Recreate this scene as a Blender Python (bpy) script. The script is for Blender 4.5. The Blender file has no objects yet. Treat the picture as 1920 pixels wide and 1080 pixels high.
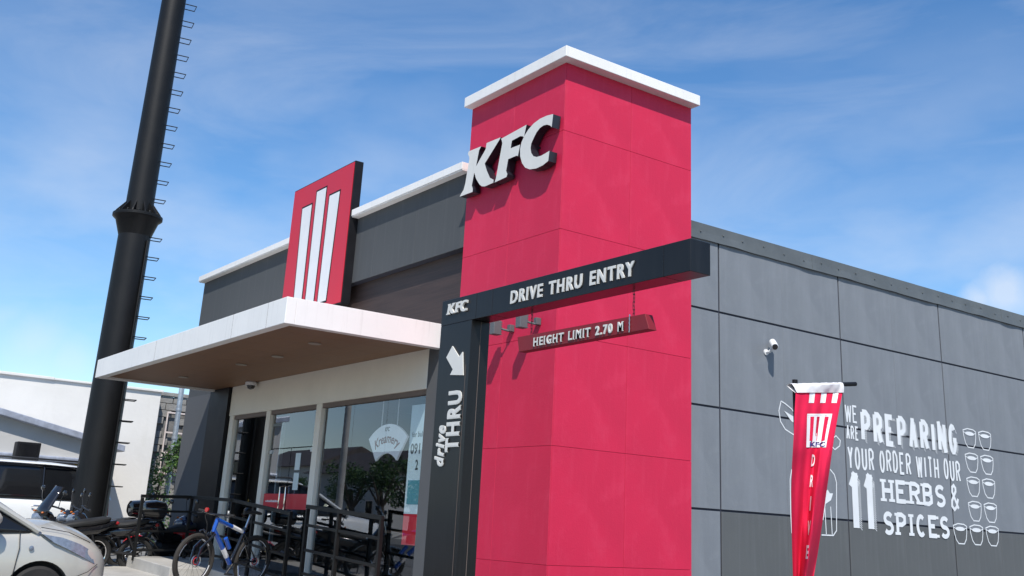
import bpy, bmesh, math, random
from mathutils import Vector, Matrix
random.seed(7)
PI = math.pi
sc = bpy.context.scene
COL = sc.collection

# ------------------------------------------------------------------ camera
EYE = Vector((9.203, -7.175, 1.2))
FPX, PITCH, ROLL, YAW = 1968.9, 0.31102634, 0.05395457, -0.95785238
FW = Vector((math.sin(YAW)*math.cos(PITCH), math.cos(YAW)*math.cos(PITCH), math.sin(PITCH)))
R0 = Vector((math.cos(YAW), -math.sin(YAW), 0)); U0 = R0.cross(FW)
RT = R0*math.cos(ROLL)+U0*math.sin(ROLL); UP = -R0*math.sin(ROLL)+U0*math.cos(ROLL)
cam = bpy.data.objects.new('camera', bpy.data.cameras.new('camera')); COL.objects.link(cam)
cam.matrix_world = Matrix(((RT.x, UP.x, -FW.x, EYE.x), (RT.y, UP.y, -FW.y, EYE.y), (RT.z, UP.z, -FW.z, EYE.z), (0, 0, 0, 1)))
cam.data.sensor_width = 36.0; cam.data.lens = FPX/1920*36.0
cam.data.shift_y = -180/1920; cam.data.clip_end = 2000
sc.camera = cam
# photo measurements -> points on a known plane of the building
def ray(u, v): return RT*((u-960)/FPX)-UP*((v-360)/FPX)+FW
def pX(u, v, x): d = ray(u, v); return EYE+d*((x-EYE.x)/d.x)
def pY(u, v, y): d = ray(u, v); return EYE+d*((y-EYE.y)/d.y)
def pZ(u, v, z): d = ray(u, v); return EYE+d*((z-EYE.z)/d.z)
def pD(u, v, dist): d = ray(u, v); return EYE+d*(dist/math.hypot(d.x, d.y))
def pRefl(u, v, yg, yt):
    g = pY(u, v, yg); d = ray(u, v); d.y = -d.y
    return g+d*((yt-g.y)/d.y)

# ------------------------------------------------------------------ sky, sun
SUN = Vector((1.44, -1.0, 2.2)).normalized()
w = bpy.data.worlds.new('World'); sc.world = w; w.use_nodes = True
nt = w.node_tree; N = nt.nodes; L = nt.links
bg = N['Background']; bg.inputs['Strength'].default_value = 0.108
sky = N.new('ShaderNodeTexSky'); sky.sky_type = 'NISHITA'; sky.sun_disc = False
sky.sun_elevation = math.asin(SUN.z); sky.sun_rotation = math.atan2(SUN.x, SUN.y)
sky.air_density = 1.0; sky.dust_density = 0.08; sky.ozone_density = 3.0; sky.altitude = 0
tc = N.new('ShaderNodeTexCoord')
mp = N.new('ShaderNodeMapping'); mp.inputs['Scale'].default_value = (1.6, 1.6, 6.5); mp.inputs['Rotation'].default_value = (0.25, -0.32, 0.6)
L.new(tc.outputs['Generated'], mp.inputs['Vector'])
n1 = N.new('ShaderNodeTexNoise'); n1.inputs['Scale'].default_value = 1.5; n1.inputs['Detail'].default_value = 9; n1.inputs['Roughness'].default_value = 0.58; n1.inputs['Distortion'].default_value = 0.9
L.new(mp.outputs['Vector'], n1.inputs['Vector'])
r1 = N.new('ShaderNodeValToRGB'); r1.color_ramp.elements[0].position = 0.40; r1.color_ramp.elements[1].position = 0.76
r1.color_ramp.elements[1].color = (0.25, 0.25, 0.25, 1)
L.new(n1.outputs['Fac'], r1.inputs['Fac'])
# low cumulus puffs near the horizon
n2 = N.new('ShaderNodeTexNoise'); n2.inputs['Scale'].default_value = 4.2; n2.inputs['Detail'].default_value = 6
mp2 = N.new('ShaderNodeMapping'); mp2.inputs['Scale'].default_value = (1, 1, 2.2); mp2.inputs['Location'].default_value = (0.35, 0.2, 0.1)
L.new(tc.outputs['Generated'], mp2.inputs['Vector']); L.new(mp2.outputs['Vector'], n2.inputs['Vector'])
r2 = N.new('ShaderNodeValToRGB'); r2.color_ramp.elements[0].position = 0.46; r2.color_ramp.elements[1].position = 0.74
r2.color_ramp.elements[1].color = (0.68, 0.68, 0.68, 1)
L.new(n2.outputs['Fac'], r2.inputs['Fac'])
sx = N.new('ShaderNodeSeparateXYZ'); L.new(tc.outputs['Generated'], sx.inputs[0])
mr = N.new('ShaderNodeMapRange'); mr.inputs[1].default_value = 0.46; mr.inputs[2].default_value = 0.10; mr.inputs[3].default_value = 0; mr.inputs[4].default_value = 1
L.new(sx.outputs['Z'], mr.inputs[0])
mm = N.new('ShaderNodeMath'); mm.operation = 'MULTIPLY'; L.new(mr.outputs[0], mm.inputs[0]); L.new(r2.outputs['Color'], mm.inputs[1])
mx = N.new('ShaderNodeMath'); mx.operation = 'MAXIMUM'; L.new(mm.outputs[0], mx.inputs[0]); L.new(r1.outputs['Color'], mx.inputs[1])
acc = mx.outputs[0]                        # a few small fair-weather puffs low in the sky
n3 = N.new('ShaderNodeTexNoise'); n3.inputs['Scale'].default_value = 22; n3.inputs['Detail'].default_value = 7; n3.inputs['Roughness'].default_value = 0.6
L.new(tc.outputs['Generated'], n3.inputs['Vector'])
for (pu, pv, ps_, pk) in ((1880, 546, 0.036, 0.55), (1835, 560, 0.022, 0.5), (60, 640, 0.045, 0.28), (130, 668, 0.03, 0.25), (-320, 620, 0.06, 0.6), (2300, 560, 0.07, 0.6), (2700, 480, 0.08, 0.5), (-900, 560, 0.08, 0.5)):
    d_ = ray(pu, pv).normalized()
    vm = N.new('ShaderNodeVectorMath'); vm.operation = 'DISTANCE'; vm.inputs[1].default_value = d_; L.new(tc.outputs['Generated'], vm.inputs[0])
    dv = N.new('ShaderNodeMath'); dv.operation = 'DIVIDE'; dv.inputs[1].default_value = ps_; L.new(vm.outputs['Value'], dv.inputs[0])
    ad = N.new('ShaderNodeMath'); ad.operation = 'SUBTRACT'; L.new(n3.outputs['Fac'], ad.inputs[0]); L.new(dv.outputs[0], ad.inputs[1])
    pr_ = N.new('ShaderNodeMapRange'); pr_.inputs[1].default_value = -0.45; pr_.inputs[2].default_value = 0.35; pr_.inputs[3].default_value = 0; pr_.inputs[4].default_value = pk; L.new(ad.outputs[0], pr_.inputs[0])
    m2 = N.new('ShaderNodeMath'); m2.operation = 'MAXIMUM'; L.new(acc, m2.inputs[0]); L.new(pr_.outputs[0], m2.inputs[1]); acc = m2.outputs[0]
mix = N.new('ShaderNodeMixRGB'); mix.inputs['Color2'].default_value = (8.3, 8.6, 9.1, 1)
hs_ = N.new('ShaderNodeHueSaturation'); hs_.inputs['Saturation'].default_value = 1.22; hs_.inputs['Value'].default_value = 1.54; hs_.inputs['Hue'].default_value = 0.501; L.new(sky.outputs['Color'], hs_.inputs['Color'])
L.new(acc, mix.inputs['Fac']); L.new(hs_.outputs['Color'], mix.inputs['Color1'])
L.new(mix.outputs['Color'], bg.inputs['Color'])
sun = bpy.data.objects.new('sun', bpy.data.lights.new('sun', 'SUN')); COL.objects.link(sun)
sun.data.energy = 5.0; sun.data.angle = math.radians(0.53); sun.data.color = (1.0, 0.955, 0.89)
sun.rotation_euler = (-SUN).to_track_quat('-Z', 'Y').to_euler()
vs = sc.view_settings; vs.view_transform = 'Standard'; vs.look = 'None'; vs.exposure = 0.0; vs.gamma = 1.0; vs.use_curve_mapping = False

# ------------------------------------------------------------------ materials
MAT = {}
def mat(name, col, rough=0.6, metal=0.0, var=0.08, scale=3.0, stretch=(1, 1, 1), bump=0.0, bscale=60.0, col2=None, spec=0.5, lo=0.35, hi=0.65, coat=0.0, rvar=0.1):
    m = bpy.data.materials.new(name); m.use_nodes = True; MAT[name] = m
    n = m.node_tree.nodes; l = m.node_tree.links; b = n['Principled BSDF']
    b.inputs['Roughness'].default_value = rough; b.inputs['Metallic'].default_value = metal
    b.inputs['Specular IOR Level'].default_value = spec; b.inputs['Coat Weight'].default_value = coat; b.inputs['Coat Roughness'].default_value = 0.06
    t = n.new('ShaderNodeTexCoord'); mp = n.new('ShaderNodeMapping'); mp.inputs['Scale'].default_value = stretch
    l.new(t.outputs['Object'], mp.inputs['Vector'])
    ns = n.new('ShaderNodeTexNoise'); ns.inputs['Scale'].default_value = scale; ns.inputs['Detail'].default_value = 7; ns.inputs['Roughness'].default_value = 0.62
    l.new(mp.outputs['Vector'], ns.inputs['Vector'])
    rp = n.new('ShaderNodeValToRGB'); e = rp.color_ramp.elements; e[0].position = lo; e[1].position = hi
    c2 = col2 if col2 else tuple(min(1, c*(1+var)) for c in col)
    c1 = col if col2 else tuple(c*(1-var) for c in col)
    e[0].color = (*c1, 1); e[1].color = (*c2, 1)
    l.new(ns.outputs['Fac'], rp.inputs['Fac']); l.new(rp.outputs['Color'], b.inputs['Base Color'])
    rr = n.new('ShaderNodeMapRange'); rr.inputs[3].default_value = max(0.02, rough-rvar); rr.inputs[4].default_value = min(1, rough+rvar)
    l.new(ns.outputs['Fac'], rr.inputs[0]); l.new(rr.outputs[0], b.inputs['Roughness'])
    if bump:
        n2 = n.new('ShaderNodeTexNoise'); n2.inputs['Scale'].default_value = bscale; n2.inputs['Detail'].default_value = 4
        l.new(t.outputs['Object'], n2.inputs['Vector'])
        bp = n.new('ShaderNodeBump'); bp.inputs['Strength'].default_value = bump; bp.inputs['Distance'].default_value = 0.02
        l.new(n2.outputs['Fac'], bp.inputs['Height']); l.new(bp.outputs['Normal'], b.inputs['Normal'])
    return m
def add_layer(m, scale, stretch, lo, hi, col, amount):
    """a second wear / dirt pattern mixed over the base colour"""
    n = m.node_tree.nodes; l = m.node_tree.links; b = n['Principled BSDF']
    src = b.inputs['Base Color'].links[0].from_socket
    t = n.new('ShaderNodeTexCoord'); mp = n.new('ShaderNodeMapping'); mp.inputs['Scale'].default_value = stretch
    l.new(t.outputs['Object'], mp.inputs['Vector'])
    ns = n.new('ShaderNodeTexNoise'); ns.inputs['Scale'].default_value = scale; ns.inputs['Detail'].default_value = 8; ns.inputs['Roughness'].default_value = 0.65
    l.new(mp.outputs['Vector'], ns.inputs['Vector'])
    rp = n.new('ShaderNodeValToRGB'); e = rp.color_ramp.elements; e[0].position = lo; e[1].position = hi
    e[0].color = (0, 0, 0, 1); e[1].color = (amount, amount, amount, 1)
    l.new(ns.outputs['Fac'], rp.inputs['Fac'])
    mx = n.new('ShaderNodeMixRGB'); mx.inputs['Color2'].default_value = (*col, 1)
    l.new(rp.outputs['Color'], mx.inputs['Fac']); l.new(src, mx.inputs['Color1']); l.new(mx.outputs['Color'], b.inputs['Base Color'])
    return m
def glass(name, tint=(0.55, 0.6, 0.58), ior=1.5, rough=0.0, extra=1.0):
    m = bpy.data.materials.new(name); m.use_nodes = True; MAT[name] = m
    n = m.node_tree.nodes; l = m.node_tree.links
    for x in list(n):
        if x.type != 'OUTPUT_MATERIAL': n.remove(x)
    tr = n.new('ShaderNodeBsdfTransparent'); tr.inputs['Color'].default_value = (*tint, 1)
    gl = n.new('ShaderNodeBsdfGlossy'); gl.inputs['Roughness'].default_value = rough; gl.inputs['Color'].default_value = (0.92, 0.95, 1, 1)
    fr = n.new('ShaderNodeFresnel'); fr.inputs['IOR'].default_value = ior
    ma = n.new('ShaderNodeMath'); ma.operation = 'MULTIPLY'; ma.inputs[1].default_value = extra; ma.use_clamp = True
    ge = n.new('ShaderNodeNewGeometry'); sb = n.new('ShaderNodeMath'); sb.operation = 'SUBTRACT'; sb.inputs[0].default_value = 1.0; l.new(ge.outputs['Backfacing'], sb.inputs[1])
    mu = n.new('ShaderNodeMath'); mu.operation = 'MULTIPLY'; l.new(fr.outputs[0], mu.inputs[0]); l.new(sb.outputs[0], mu.inputs[1])
    l.new(mu.outputs[0], ma.inputs[0])   # reflect on the outer face only
    mx = n.new('ShaderNodeMixShader'); l.new(ma.outputs[0], mx.inputs[0]); l.new(tr.outputs[0], mx.inputs[1]); l.new(gl.outputs[0], mx.inputs[2])
    l.new(mx.outputs[0], n['Material Output'].inputs['Surface'])
    return m

RED = (0.59, 0.012, 0.060)
mat('tower_red', RED, 0.62, var=0.05, scale=1.1, bump=0.10, bscale=55)
add_layer(MAT['tower_red'], 2.2, (6, 6, 0.55), 0.55, 0.85, (0.70, 0.06, 0.13), 0.30)
add_layer(MAT['tower_red'], 3.2, (1, 1, 1), 0.52, 0.72, (0.66, 0.035, 0.095), 0.45)
add_layer(MAT['tower_red'], 0.9, (1, 1, 1), 0.60, 0.80, (0.52, 0.02, 0.07), 0.35)
mat('joint_red', (0.36, 0.014, 0.045), 0.8)
mat('cap_white', (0.83, 0.81, 0.775), 0.5, var=0.03, scale=1.5, bump=0.03, bscale=20)
add_layer(MAT['cap_white'], 2.0, (9, 9, 0.5), 0.54, 0.78, (0.50, 0.48, 0.44), 0.36)
add_layer(MAT['cap_white'], 6.0, (1, 1, 1), 0.58, 0.75, (0.60, 0.585, 0.55), 0.25)
mat('wall_grey', (0.178, 0.194, 0.214), 0.75, var=0.05, scale=1.3, bump=0.08, bscale=70)
add_layer(MAT['wall_grey'], 1.3, (1.2, 2.6, 0.28), 0.47, 0.75, (0.262, 0.280, 0.305), 0.42)
add_layer(MAT['wall_grey'], 7.0, (1, 1, 1), 0.50, 0.72, (0.225, 0.242, 0.262), 0.35)
add_layer(MAT['wall_grey'], 3.0, (3, 9, 0.22), 0.64, 0.80, (0.30, 0.31, 0.325), 0.28)
add_layer(MAT['wall_grey'], 0.8, (1, 1, 1), 0.55, 0.75, (0.155, 0.172, 0.182), 0.5)
mat('wall_grey_dark', (0.098, 0.104, 0.106), 0.8, var=0.05, scale=1.3, bump=0.08, bscale=70)
add_layer(MAT['wall_grey_dark'], 1.6, (4, 7, 0.35), 0.5, 0.75, (0.15, 0.16, 0.165), 0.35)
mat('joint_navy', (0.022, 0.024, 0.040), 0.7)
mat('flashing_grey', (0.105, 0.116, 0.120), 0.5, var=0.12, scale=2.2)
mat('facade_grey', (0.064, 0.068, 0.071), 0.75, var=0.06, scale=1.2, bump=0.06, bscale=60)
add_layer(MAT['facade_grey'], 1.7, (5, 5, 0.25), 0.52, 0.78, (0.104, 0.108, 0.110), 0.45)
mat('pier_grey', (0.088, 0.092, 0.099), 0.75, var=0.06, scale=1.2, bump=0.06, bscale=60)
mat('black_panel', (0.0085, 0.0082, 0.009), 0.30, var=0.15, scale=2.0, spec=0.35)
add_layer(MAT['black_panel'], 2.0, (5, 5, 0.4), 0.52, 0.85, (0.038, 0.038, 0.041), 0.30)
mat('black_paint', (0.008, 0.008, 0.010), 0.5, var=0.2, spec=0.25)
mat('wood_soffit', (0.185, 0.093, 0.045), 0.55, col2=(0.245, 0.130, 0.068), scale=2.5, stretch=(0.35, 9, 9), bump=0.04, bscale=30)
mat('wood_brown', (0.030, 0.0185, 0.0165), 0.6, col2=(0.055, 0.035, 0.031), scale=3.0, stretch=(0.35, 2, 14))
mat('beige', (0.80, 0.755, 0.66), 0.6, var=0.04, scale=1.5, bump=0.04, bscale=50)
mat('letter_white', (0.68, 0.665, 0.62), 0.45, var=0.03)
add_layer(MAT['letter_white'], 3.0, (4, 4, 0.6), 0.6, 0.85, (0.42, 0.41, 0.38), 0.35)
mat('downlight_dim', (0.30, 0.25, 0.20), 0.4)
mat('letter_black', (0.016, 0.016, 0.024), 0.35)
mat('paint_white', (0.72, 0.74, 0.75), 0.7, var=0.05)
mat('sign_red', (0.58, 0.012, 0.030), 0.35, var=0.04, scale=0.8)
mat('sign_white', (0.76, 0.76, 0.76), 0.4, var=0.03)
mat('bar_red', (0.20, 0.008, 0.014), 0.5, var=0.08)
mat('flood_grey', (0.11, 0.115, 0.12), 0.5, var=0.08)
mat('steel', (0.55, 0.55, 0.56), 0.3, metal=1.0, var=0.05)
mat('galvanised', (0.42, 0.46, 0.49), 0.45, metal=0.6, var=0.12, scale=9)
mat('pole_black', (0.0055, 0.0056, 0.006), 0.5, spec=0.3, var=0.15, scale=2.5, bump=0.05, bscale=20)
add_layer(MAT['pole_black'], 2.5, (3, 3, 0.5), 0.58, 0.8, (0.022, 0.021, 0.02), 0.4)
mat('rail_black', (0.008, 0.008, 0.0078), 0.5, spec=0.25, var=0.2, scale=6)
mat('cloth_red', (0.62, 0.015, 0.060), 0.85, spec=0.15, var=0.06, scale=4, bump=0.03, bscale=200)
mat('cloth_white', (0.74, 0.72, 0.72), 0.8, var=0.05, scale=6)
mat('plastic_white', (0.74, 0.74, 0.74), 0.4, var=0.03)
mat('concrete', (0.40, 0.385, 0.355), 0.85, var=0.14, scale=2.2, bump=0.25, bscale=45)
mat('lot', (0.19, 0.185, 0.175), 0.9, var=0.16, scale=0.8, bump=0.3, bscale=30)
add_layer(MAT['lot'], 0.35, (1, 1, 1), 0.5, 0.7, (0.11, 0.11, 0.107), 0.5)
mat('asphalt', (0.062, 0.062, 0.064), 0.9, var=0.18, scale=1.0, bump=0.3, bscale=60)
mat('floor_tile', (0.16, 0.15, 0.14), 0.35, var=0.08)
mat('interior', (0.17, 0.165, 0.155), 0.8, var=0.1)
mat('interior_dark', (0.055, 0.05, 0.045), 0.8, var=0.1)
mat('car_silver', (0.49, 0.475, 0.425), 0.32, metal=0.25, var=0.02, coat=0.6, rvar=0.03)
mat('car_white', (0.76, 0.77, 0.76), 0.3, var=0.02, coat=0.6, rvar=0.03)
mat('car_red', (0.42, 0.012, 0.02), 0.3, var=0.02, coat=0.8, rvar=0.03)
mat('car_glass', (0.010, 0.011, 0.013), 0.05, var=0.1, rvar=0.02)
mat('lens', (0.17, 0.205, 0.26), 0.08, var=0.2, scale=25, coat=0.8, rvar=0.05)
mat('tail_red', (0.35, 0.01, 0.012), 0.2, var=0.2, scale=20)
mat('rubber', (0.018, 0.017, 0.016), 0.8, var=0.2, scale=12)
mat('tyre_dusty', (0.030, 0.026, 0.022), 0.85, var=0.25, scale=14)
mat('chrome', (0.7, 0.7, 0.72), 0.12, metal=1.0, var=0.03, rvar=0.04)
mat('dark_metal', (0.03, 0.03, 0.032), 0.4, metal=0.4, var=0.2)
mat('bike_blue', (0.012, 0.085, 0.42), 0.25, var=0.06, coat=0.6)
mat('gloss_black', (0.012, 0.012, 0.014), 0.15, var=0.2, coat=0.5, rvar=0.04)
mat('seat_black', (0.02, 0.02, 0.02), 0.6, var=0.2)
mat('moto_red', (0.42, 0.012, 0.018), 0.22, var=0.08, coat=0.6)
mat('moto_blue', (0.012, 0.02, 0.06), 0.22, var=0.1, coat=0.6)
mat('mirror_glass', (0.75, 0.82, 0.9), 0.05, metal=1.0, var=0.02, rvar=0.01)
mat('amber', (0.45, 0.12, 0.015), 0.25, var=0.1)
mat('yellow', (0.65, 0.42, 0.03), 0.5, var=0.1)
mat('house_white', (0.74, 0.715, 0.665), 0.8, var=0.04, scale=1.0, bump=0.15, bscale=12)
add_layer(MAT['house_white'], 1.2, (1, 2.5, 0.6), 0.6, 0.85, (0.60, 0.57, 0.50), 0.35)
mat('house_grey', (0.50, 0.49, 0.47), 0.85, var=0.06, scale=1.0, bump=0.1, bscale=12)
mat('gutter', (0.40, 0.43, 0.50), 0.4, metal=0.3, var=0.18, scale=5)
mat('olive', (0.23, 0.17, 0.045), 0.8, var=0.12)
mat('block_grey', (0.27, 0.26, 0.24), 0.9, var=0.22, scale=3, bump=0.5, bscale=30)
add_layer(MAT['block_grey'], 1.3, (1, 1, 0.5), 0.45, 0.7, (0.14, 0.13, 0.115), 0.6)
mat('mortar', (0.17, 0.165, 0.155), 0.95, var=0.2, scale=5)
mat('frame_cream', (0.66, 0.57, 0.52), 0.6, var=0.05)
mat('leaf_a', (0.055, 0.12, 0.022), 0.55, var=0.35, scale=4)
mat('leaf_b', (0.09, 0.17, 0.035), 0.55, var=0.35, scale=4)
mat('leaf_c', (0.030, 0.075, 0.018), 0.55, var=0.35, scale=4)
mat('bark', (0.10, 0.075, 0.055), 0.9, var=0.3, scale=8, bump=0.4)
mat('wood_pole', (0.17, 0.15, 0.12), 0.85, var=0.2, scale=5, stretch=(4, 4, 0.4))
mat('roof_rust', (0.075, 0.06, 0.055), 0.7, var=0.3, scale=2)
mat('poster_teal', (0.10, 0.30, 0.34), 0.5, var=0.1)
mat('poster_pale', (0.62, 0.72, 0.74), 0.5, var=0.05)
mat('text_dark', (0.05, 0.06, 0.07), 0.6, var=0.1)
mat('text_navy', (0.03, 0.025, 0.16), 0.6, var=0.1)
mat('brown_seal', (0.16, 0.12, 0.10), 0.6, var=0.1)
glass('store_glass', (0.90, 0.93, 0.945), 1.52, 0.0, 1.9)
mat('added_glow_white', (0.7, 0.72, 0.75), 0.5)
MAT['added_glow_white'].node_tree.nodes['Principled BSDF'].inputs['Emission Color'].default_value = (0.78, 0.88, 1, 1)
MAT['added_glow_white'].node_tree.nodes['Principled BSDF'].inputs['Emission Strength'].default_value = 0.16  # emission added to brighten the hanging sign in the dim room
glass('clear_glass', (0.80, 0.84, 0.84), 1.5, 0.0, 1.0)

# ------------------------------------------------------------------ mesh helpers
ORG = {}
def tag(o, label=None, cat=None, group=None, kind=None):
    if label: o['label'] = label
    if cat: o['category'] = cat
    if group: o['group'] = group
    if kind: o['kind'] = kind
    return o
def empty(name, loc=(0, 0, 0), rz=0.0, label=None, cat=None, group=None):
    o = bpy.data.objects.new(name, None); COL.objects.link(o); o.location = loc; o.rotation_euler = (0, 0, rz)
    o.empty_display_size = 0.2; ORG[o.name] = Vector(loc)
    return tag(o, label, cat, group)
def org(o): return ORG.get(o.name, Vector((0, 0, 0))) if o else Vector((0, 0, 0))
class MB:
    def __init__(s): s.v = []; s.f = []; s.mi = []
    def add(s, vs, fs, mi=0):
        o = len(s.v); s.v += [Vector(p) for p in vs]
        for f in fs: s.f.append([i+o for i in f]); s.mi.append(mi)
        return s
    def box(s, x0, x1, y0, y1, z0, z1, mi=0):
        return s.add([(x0, y0, z0), (x1, y0, z0), (x1, y1, z0), (x0, y1, z0), (x0, y0, z1), (x1, y0, z1), (x1, y1, z1), (x0, y1, z1)],
                     [(0, 3, 2, 1), (4, 5, 6, 7), (0, 1, 5, 4), (1, 2, 6, 5), (2, 3, 7, 6), (3, 0, 4, 7)], mi)
    def prism(s, pts, vec, mi=0, ms=None):
        n = len(pts); vec = Vector(vec); a = [Vector(p) for p in pts]; b = [p+vec for p in a]
        o = len(s.v); s.v += a+b
        s.f.append([o+i for i in range(n)][::-1]); s.mi.append(mi)
        s.f.append([o+n+i for i in range(n)]); s.mi.append(mi if ms is None else ms)
        for i in range(n):
            j = (i+1) % n; s.f.append([o+i, o+j, o+n+j, o+n+i]); s.mi.append(mi if ms is None else ms)
        return s
    def tube(s, path, r, n=8, mi=0, cap=True, closed=False):
        P = [Vector(p) for p in path]; m = len(P); o = len(s.v)
        rs = r if isinstance(r, (list, tuple)) else [r]*m
        prev = None
        for i, p in enumerate(P):
            if closed: t = P[(i+1) % m]-P[i-1]
            else: t = P[min(i+1, m-1)]-P[max(i-1, 0)]
            t = t.normalized() if t.length > 1e-9 else Vector((0, 0, 1))
            if prev is None:
                a = Vector((0, 0, 1)) if abs(t.z) < 0.9 else Vector((1, 0, 0))
                u = t.cross(a).normalized()
            else:
                u = (prev-t*prev.dot(t)); u = u.normalized() if u.length > 1e-6 else t.orthogonal().normalized()
            prev = u; w = t.cross(u)
            for k in range(n):
                a = 2*PI*k/n; s.v.append(p+u*(math.cos(a)*rs[i])+w*(math.sin(a)*rs[i]))
        for i in range(m if closed else m-1):
            for k in range(n):
                a = o+i*n+k; b = o+i*n+(k+1) % n; j = (i+1) % m
                s.f.append([a, b, o+j*n+(k+1) % n, o+j*n+k]); s.mi.append(mi)
        if cap and not closed:
            s.f.append([o+k for k in range(n)][::-1]); s.mi.append(mi)
            s.f.append([o+(m-1)*n+k for k in range(n)]); s.mi.append(mi)
        return s
    def lathe(s, prof, n=24, center=(0, 0, 0), axis='Z', mi=0):
        o = len(s.v); c = Vector(center); m = len(prof)
        for r, h in prof:
            for k in range(n):
                a = 2*PI*k/n; x, y = math.cos(a)*r, math.sin(a)*r
                p = (x, y, h) if axis == 'Z' else ((x, h, y) if axis == 'Y' else (h, x, y))
                s.v.append(c+Vector(p))
        for i in range(m-1):
            for k in range(n):
                s.f.append([o+i*n+k, o+i*n+(k+1) % n, o+(i+1)*n+(k+1) % n, o+(i+1)*n+k]); s.mi.append(mi)
        s.f.append([o+k for k in range(n)][::-1]); s.mi.append(mi)
        s.f.append([o+(m-1)*n+k for k in range(n)]); s.mi.append(mi)
        return s
    def mesh(s, name, mats, off=Vector((0, 0, 0)), smooth=False, recalc=True):
        me = bpy.data.meshes.new(name)
        me.from_pydata([tuple(v-off) for v in s.v], [], s.f)
        for m in (mats if isinstance(mats, (list, tuple)) else [mats]): me.materials.append(MAT[m])
        for p, i in zip(me.polygons, s.mi): p.material_index = i
        if recalc:
            bm = bmesh.new(); bm.from_mesh(me); bmesh.ops.recalc_face_normals(bm, faces=bm.faces); bm.to_mesh(me); bm.free()
        if smooth:
            for p in me.polygons: p.use_smooth = True
            me.set_sharp_from_angle(angle=math.radians(38))
        me.update(); return me
    def build(s, name, mats, parent=None, root=None, bevel=0.0, smooth=False, recalc=True, **tags):
        off = org(root if root else parent)
        o = bpy.data.objects.new(name, s.mesh(name, mats, off, smooth, recalc)); COL.objects.link(o)
        if parent: o.parent = parent; ORG[o.name] = off
        if bevel:
            m = o.modifiers.new('bevel', 'BEVEL'); m.width = bevel; m.segments = 2; m.limit_method = 'ANGLE'; m.angle_limit = math.radians(35)
        return tag(o, **tags)
def B(x0, x1, y0, y1, z0, z1): return MB().box(x0, x1, y0, y1, z0, z1)
CACHE = {}
def piece(name, size, center, m, parent, bevel=0.002):
    """a slab that shares its mesh with all alike slabs"""
    key = (name, tuple(round(a, 3) for a in size), m)
    if key not in CACHE:
        a, b, c = [q/2 for q in size]
        me = B(-a, a, -b, b, -c, c).mesh(name, m)
        if bevel:
            bm = bmesh.new(); bm.from_mesh(me)
            bmesh.ops.bevel(bm, geom=bm.edges[:], offset=bevel, segments=1, affect='EDGES'); bm.to_mesh(me); bm.free()
        CACHE[key] = me
    o = bpy.data.objects.new(name, CACHE[key]); COL.objects.link(o); o.parent = parent
    o.location = Vector(center)-org(parent); ORG[o.name] = org(parent)
    return o
def copy_tree(o, parent=None):
    c = o.copy(); COL.objects.link(c); c.parent = parent
    for ch in o.children: copy_tree(ch, c)
    return c
def text_mesh(body, bold=0.0, shear=0.0, spacing=1.0):
    cu = bpy.data.curves.new('t', 'FONT'); cu.body = body; cu.offset = bold; cu.shear = shear; cu.space_character = spacing; cu.resolution_u = 3
    o = bpy.data.objects.new('t', cu); COL.objects.link(o)
    dg = bpy.context.evaluated_depsgraph_get(); me = bpy.data.meshes.new_from_object(o.evaluated_get(dg))
    bpy.data.objects.remove(o); bpy.data.curves.remove(cu); return me
def text_on(name, body, O, U, V, m, parent, thick=0.0, side=None, bold=0.02, shear=0.0, spacing=1.0, heavy=0.0, root=None, **tags):
    """lettering fitted into the parallelogram O, O+U, O+V; thick = raised depth towards the viewer"""
    me = text_mesh(body, bold, shear, spacing); O = Vector(O); U = Vector(U); V = Vector(V)
    xs = [v.co.x for v in me.vertices]; ys = [v.co.y for v in me.vertices]
    x0, x1, y0, y1 = min(xs), max(xs), min(ys), max(ys); off = org(root if root else parent)
    Nn = U.cross(V).normalized()
    bm = bmesh.new(); nv = 0
    for ci, sh in enumerate(((0, 0),) if not heavy else [(a*heavy, b*heavy*.5) for a in (0, -1, 1, -.5, .5) for b in (-1, 1)]):
        bm.from_mesh(me); bm.verts.ensure_lookup_table()
        for v in list(bm.verts)[nv:]:
            v.co = O+U*((v.co.x+sh[0]-x0+heavy)/(x1-x0+2*heavy))+V*((v.co.y+sh[1]-y0+heavy*.5)/(y1-y0+heavy))-off+Nn*(0.0003*ci)
        nv = len(bm.verts)
    bpy.data.meshes.remove(me)
    bmesh.ops.remove_doubles(bm, verts=bm.verts, dist=1e-6)
    for f in bm.faces: f.material_index = 0; f.smooth = False
    if thick:
        base = bm.faces[:]
        r = bmesh.ops.extrude_face_region(bm, geom=base)
        for g in r['geom']:
            if isinstance(g, bmesh.types.BMVert): g.co += Nn*thick
        if side:
            for f in bm.faces:
                f.normal_update()
                if abs(f.normal.dot(Nn)) < 0.5: f.material_index = 1
        bmesh.ops.recalc_face_normals(bm, faces=bm.faces)
        for f in bm.faces: f.smooth = False
    me = bpy.data.meshes.new(name); bm.to_mesh(me); bm.free()
    me.materials.append(MAT[m])
    if side: me.materials.append(MAT[side])
    o = bpy.data.objects.new(name, me); COL.objects.link(o)
    if parent: o.parent = parent; ORG[o.name] = off
    return tag(o, **tags)
def words_on(name, body, O, U, V, *a, **k):
    """one raised part for each word of a line"""
    sp = k.get('spacing', 1.0); bo = k.get('bold', 0.0); O = Vector(O); U = Vector(U)
    def ext(t):
        me = text_mesh(t, bo, 0.0, sp); xs = [v.co.x for v in me.vertices]; bpy.data.meshes.remove(me); return min(xs), max(xs)
    f0, f1 = ext(body); ws = body.split(' ')
    for i, wd in enumerate(ws):
        r = ext(' '.join(ws[:i+1]))[1]; a0, a1 = ext(wd); l = r-(a1-a0)
        text_on(name, wd, O+U*((l-f0)/(f1-f0)), U*((a1-a0)/(f1-f0)), V, *a, **k)
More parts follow.
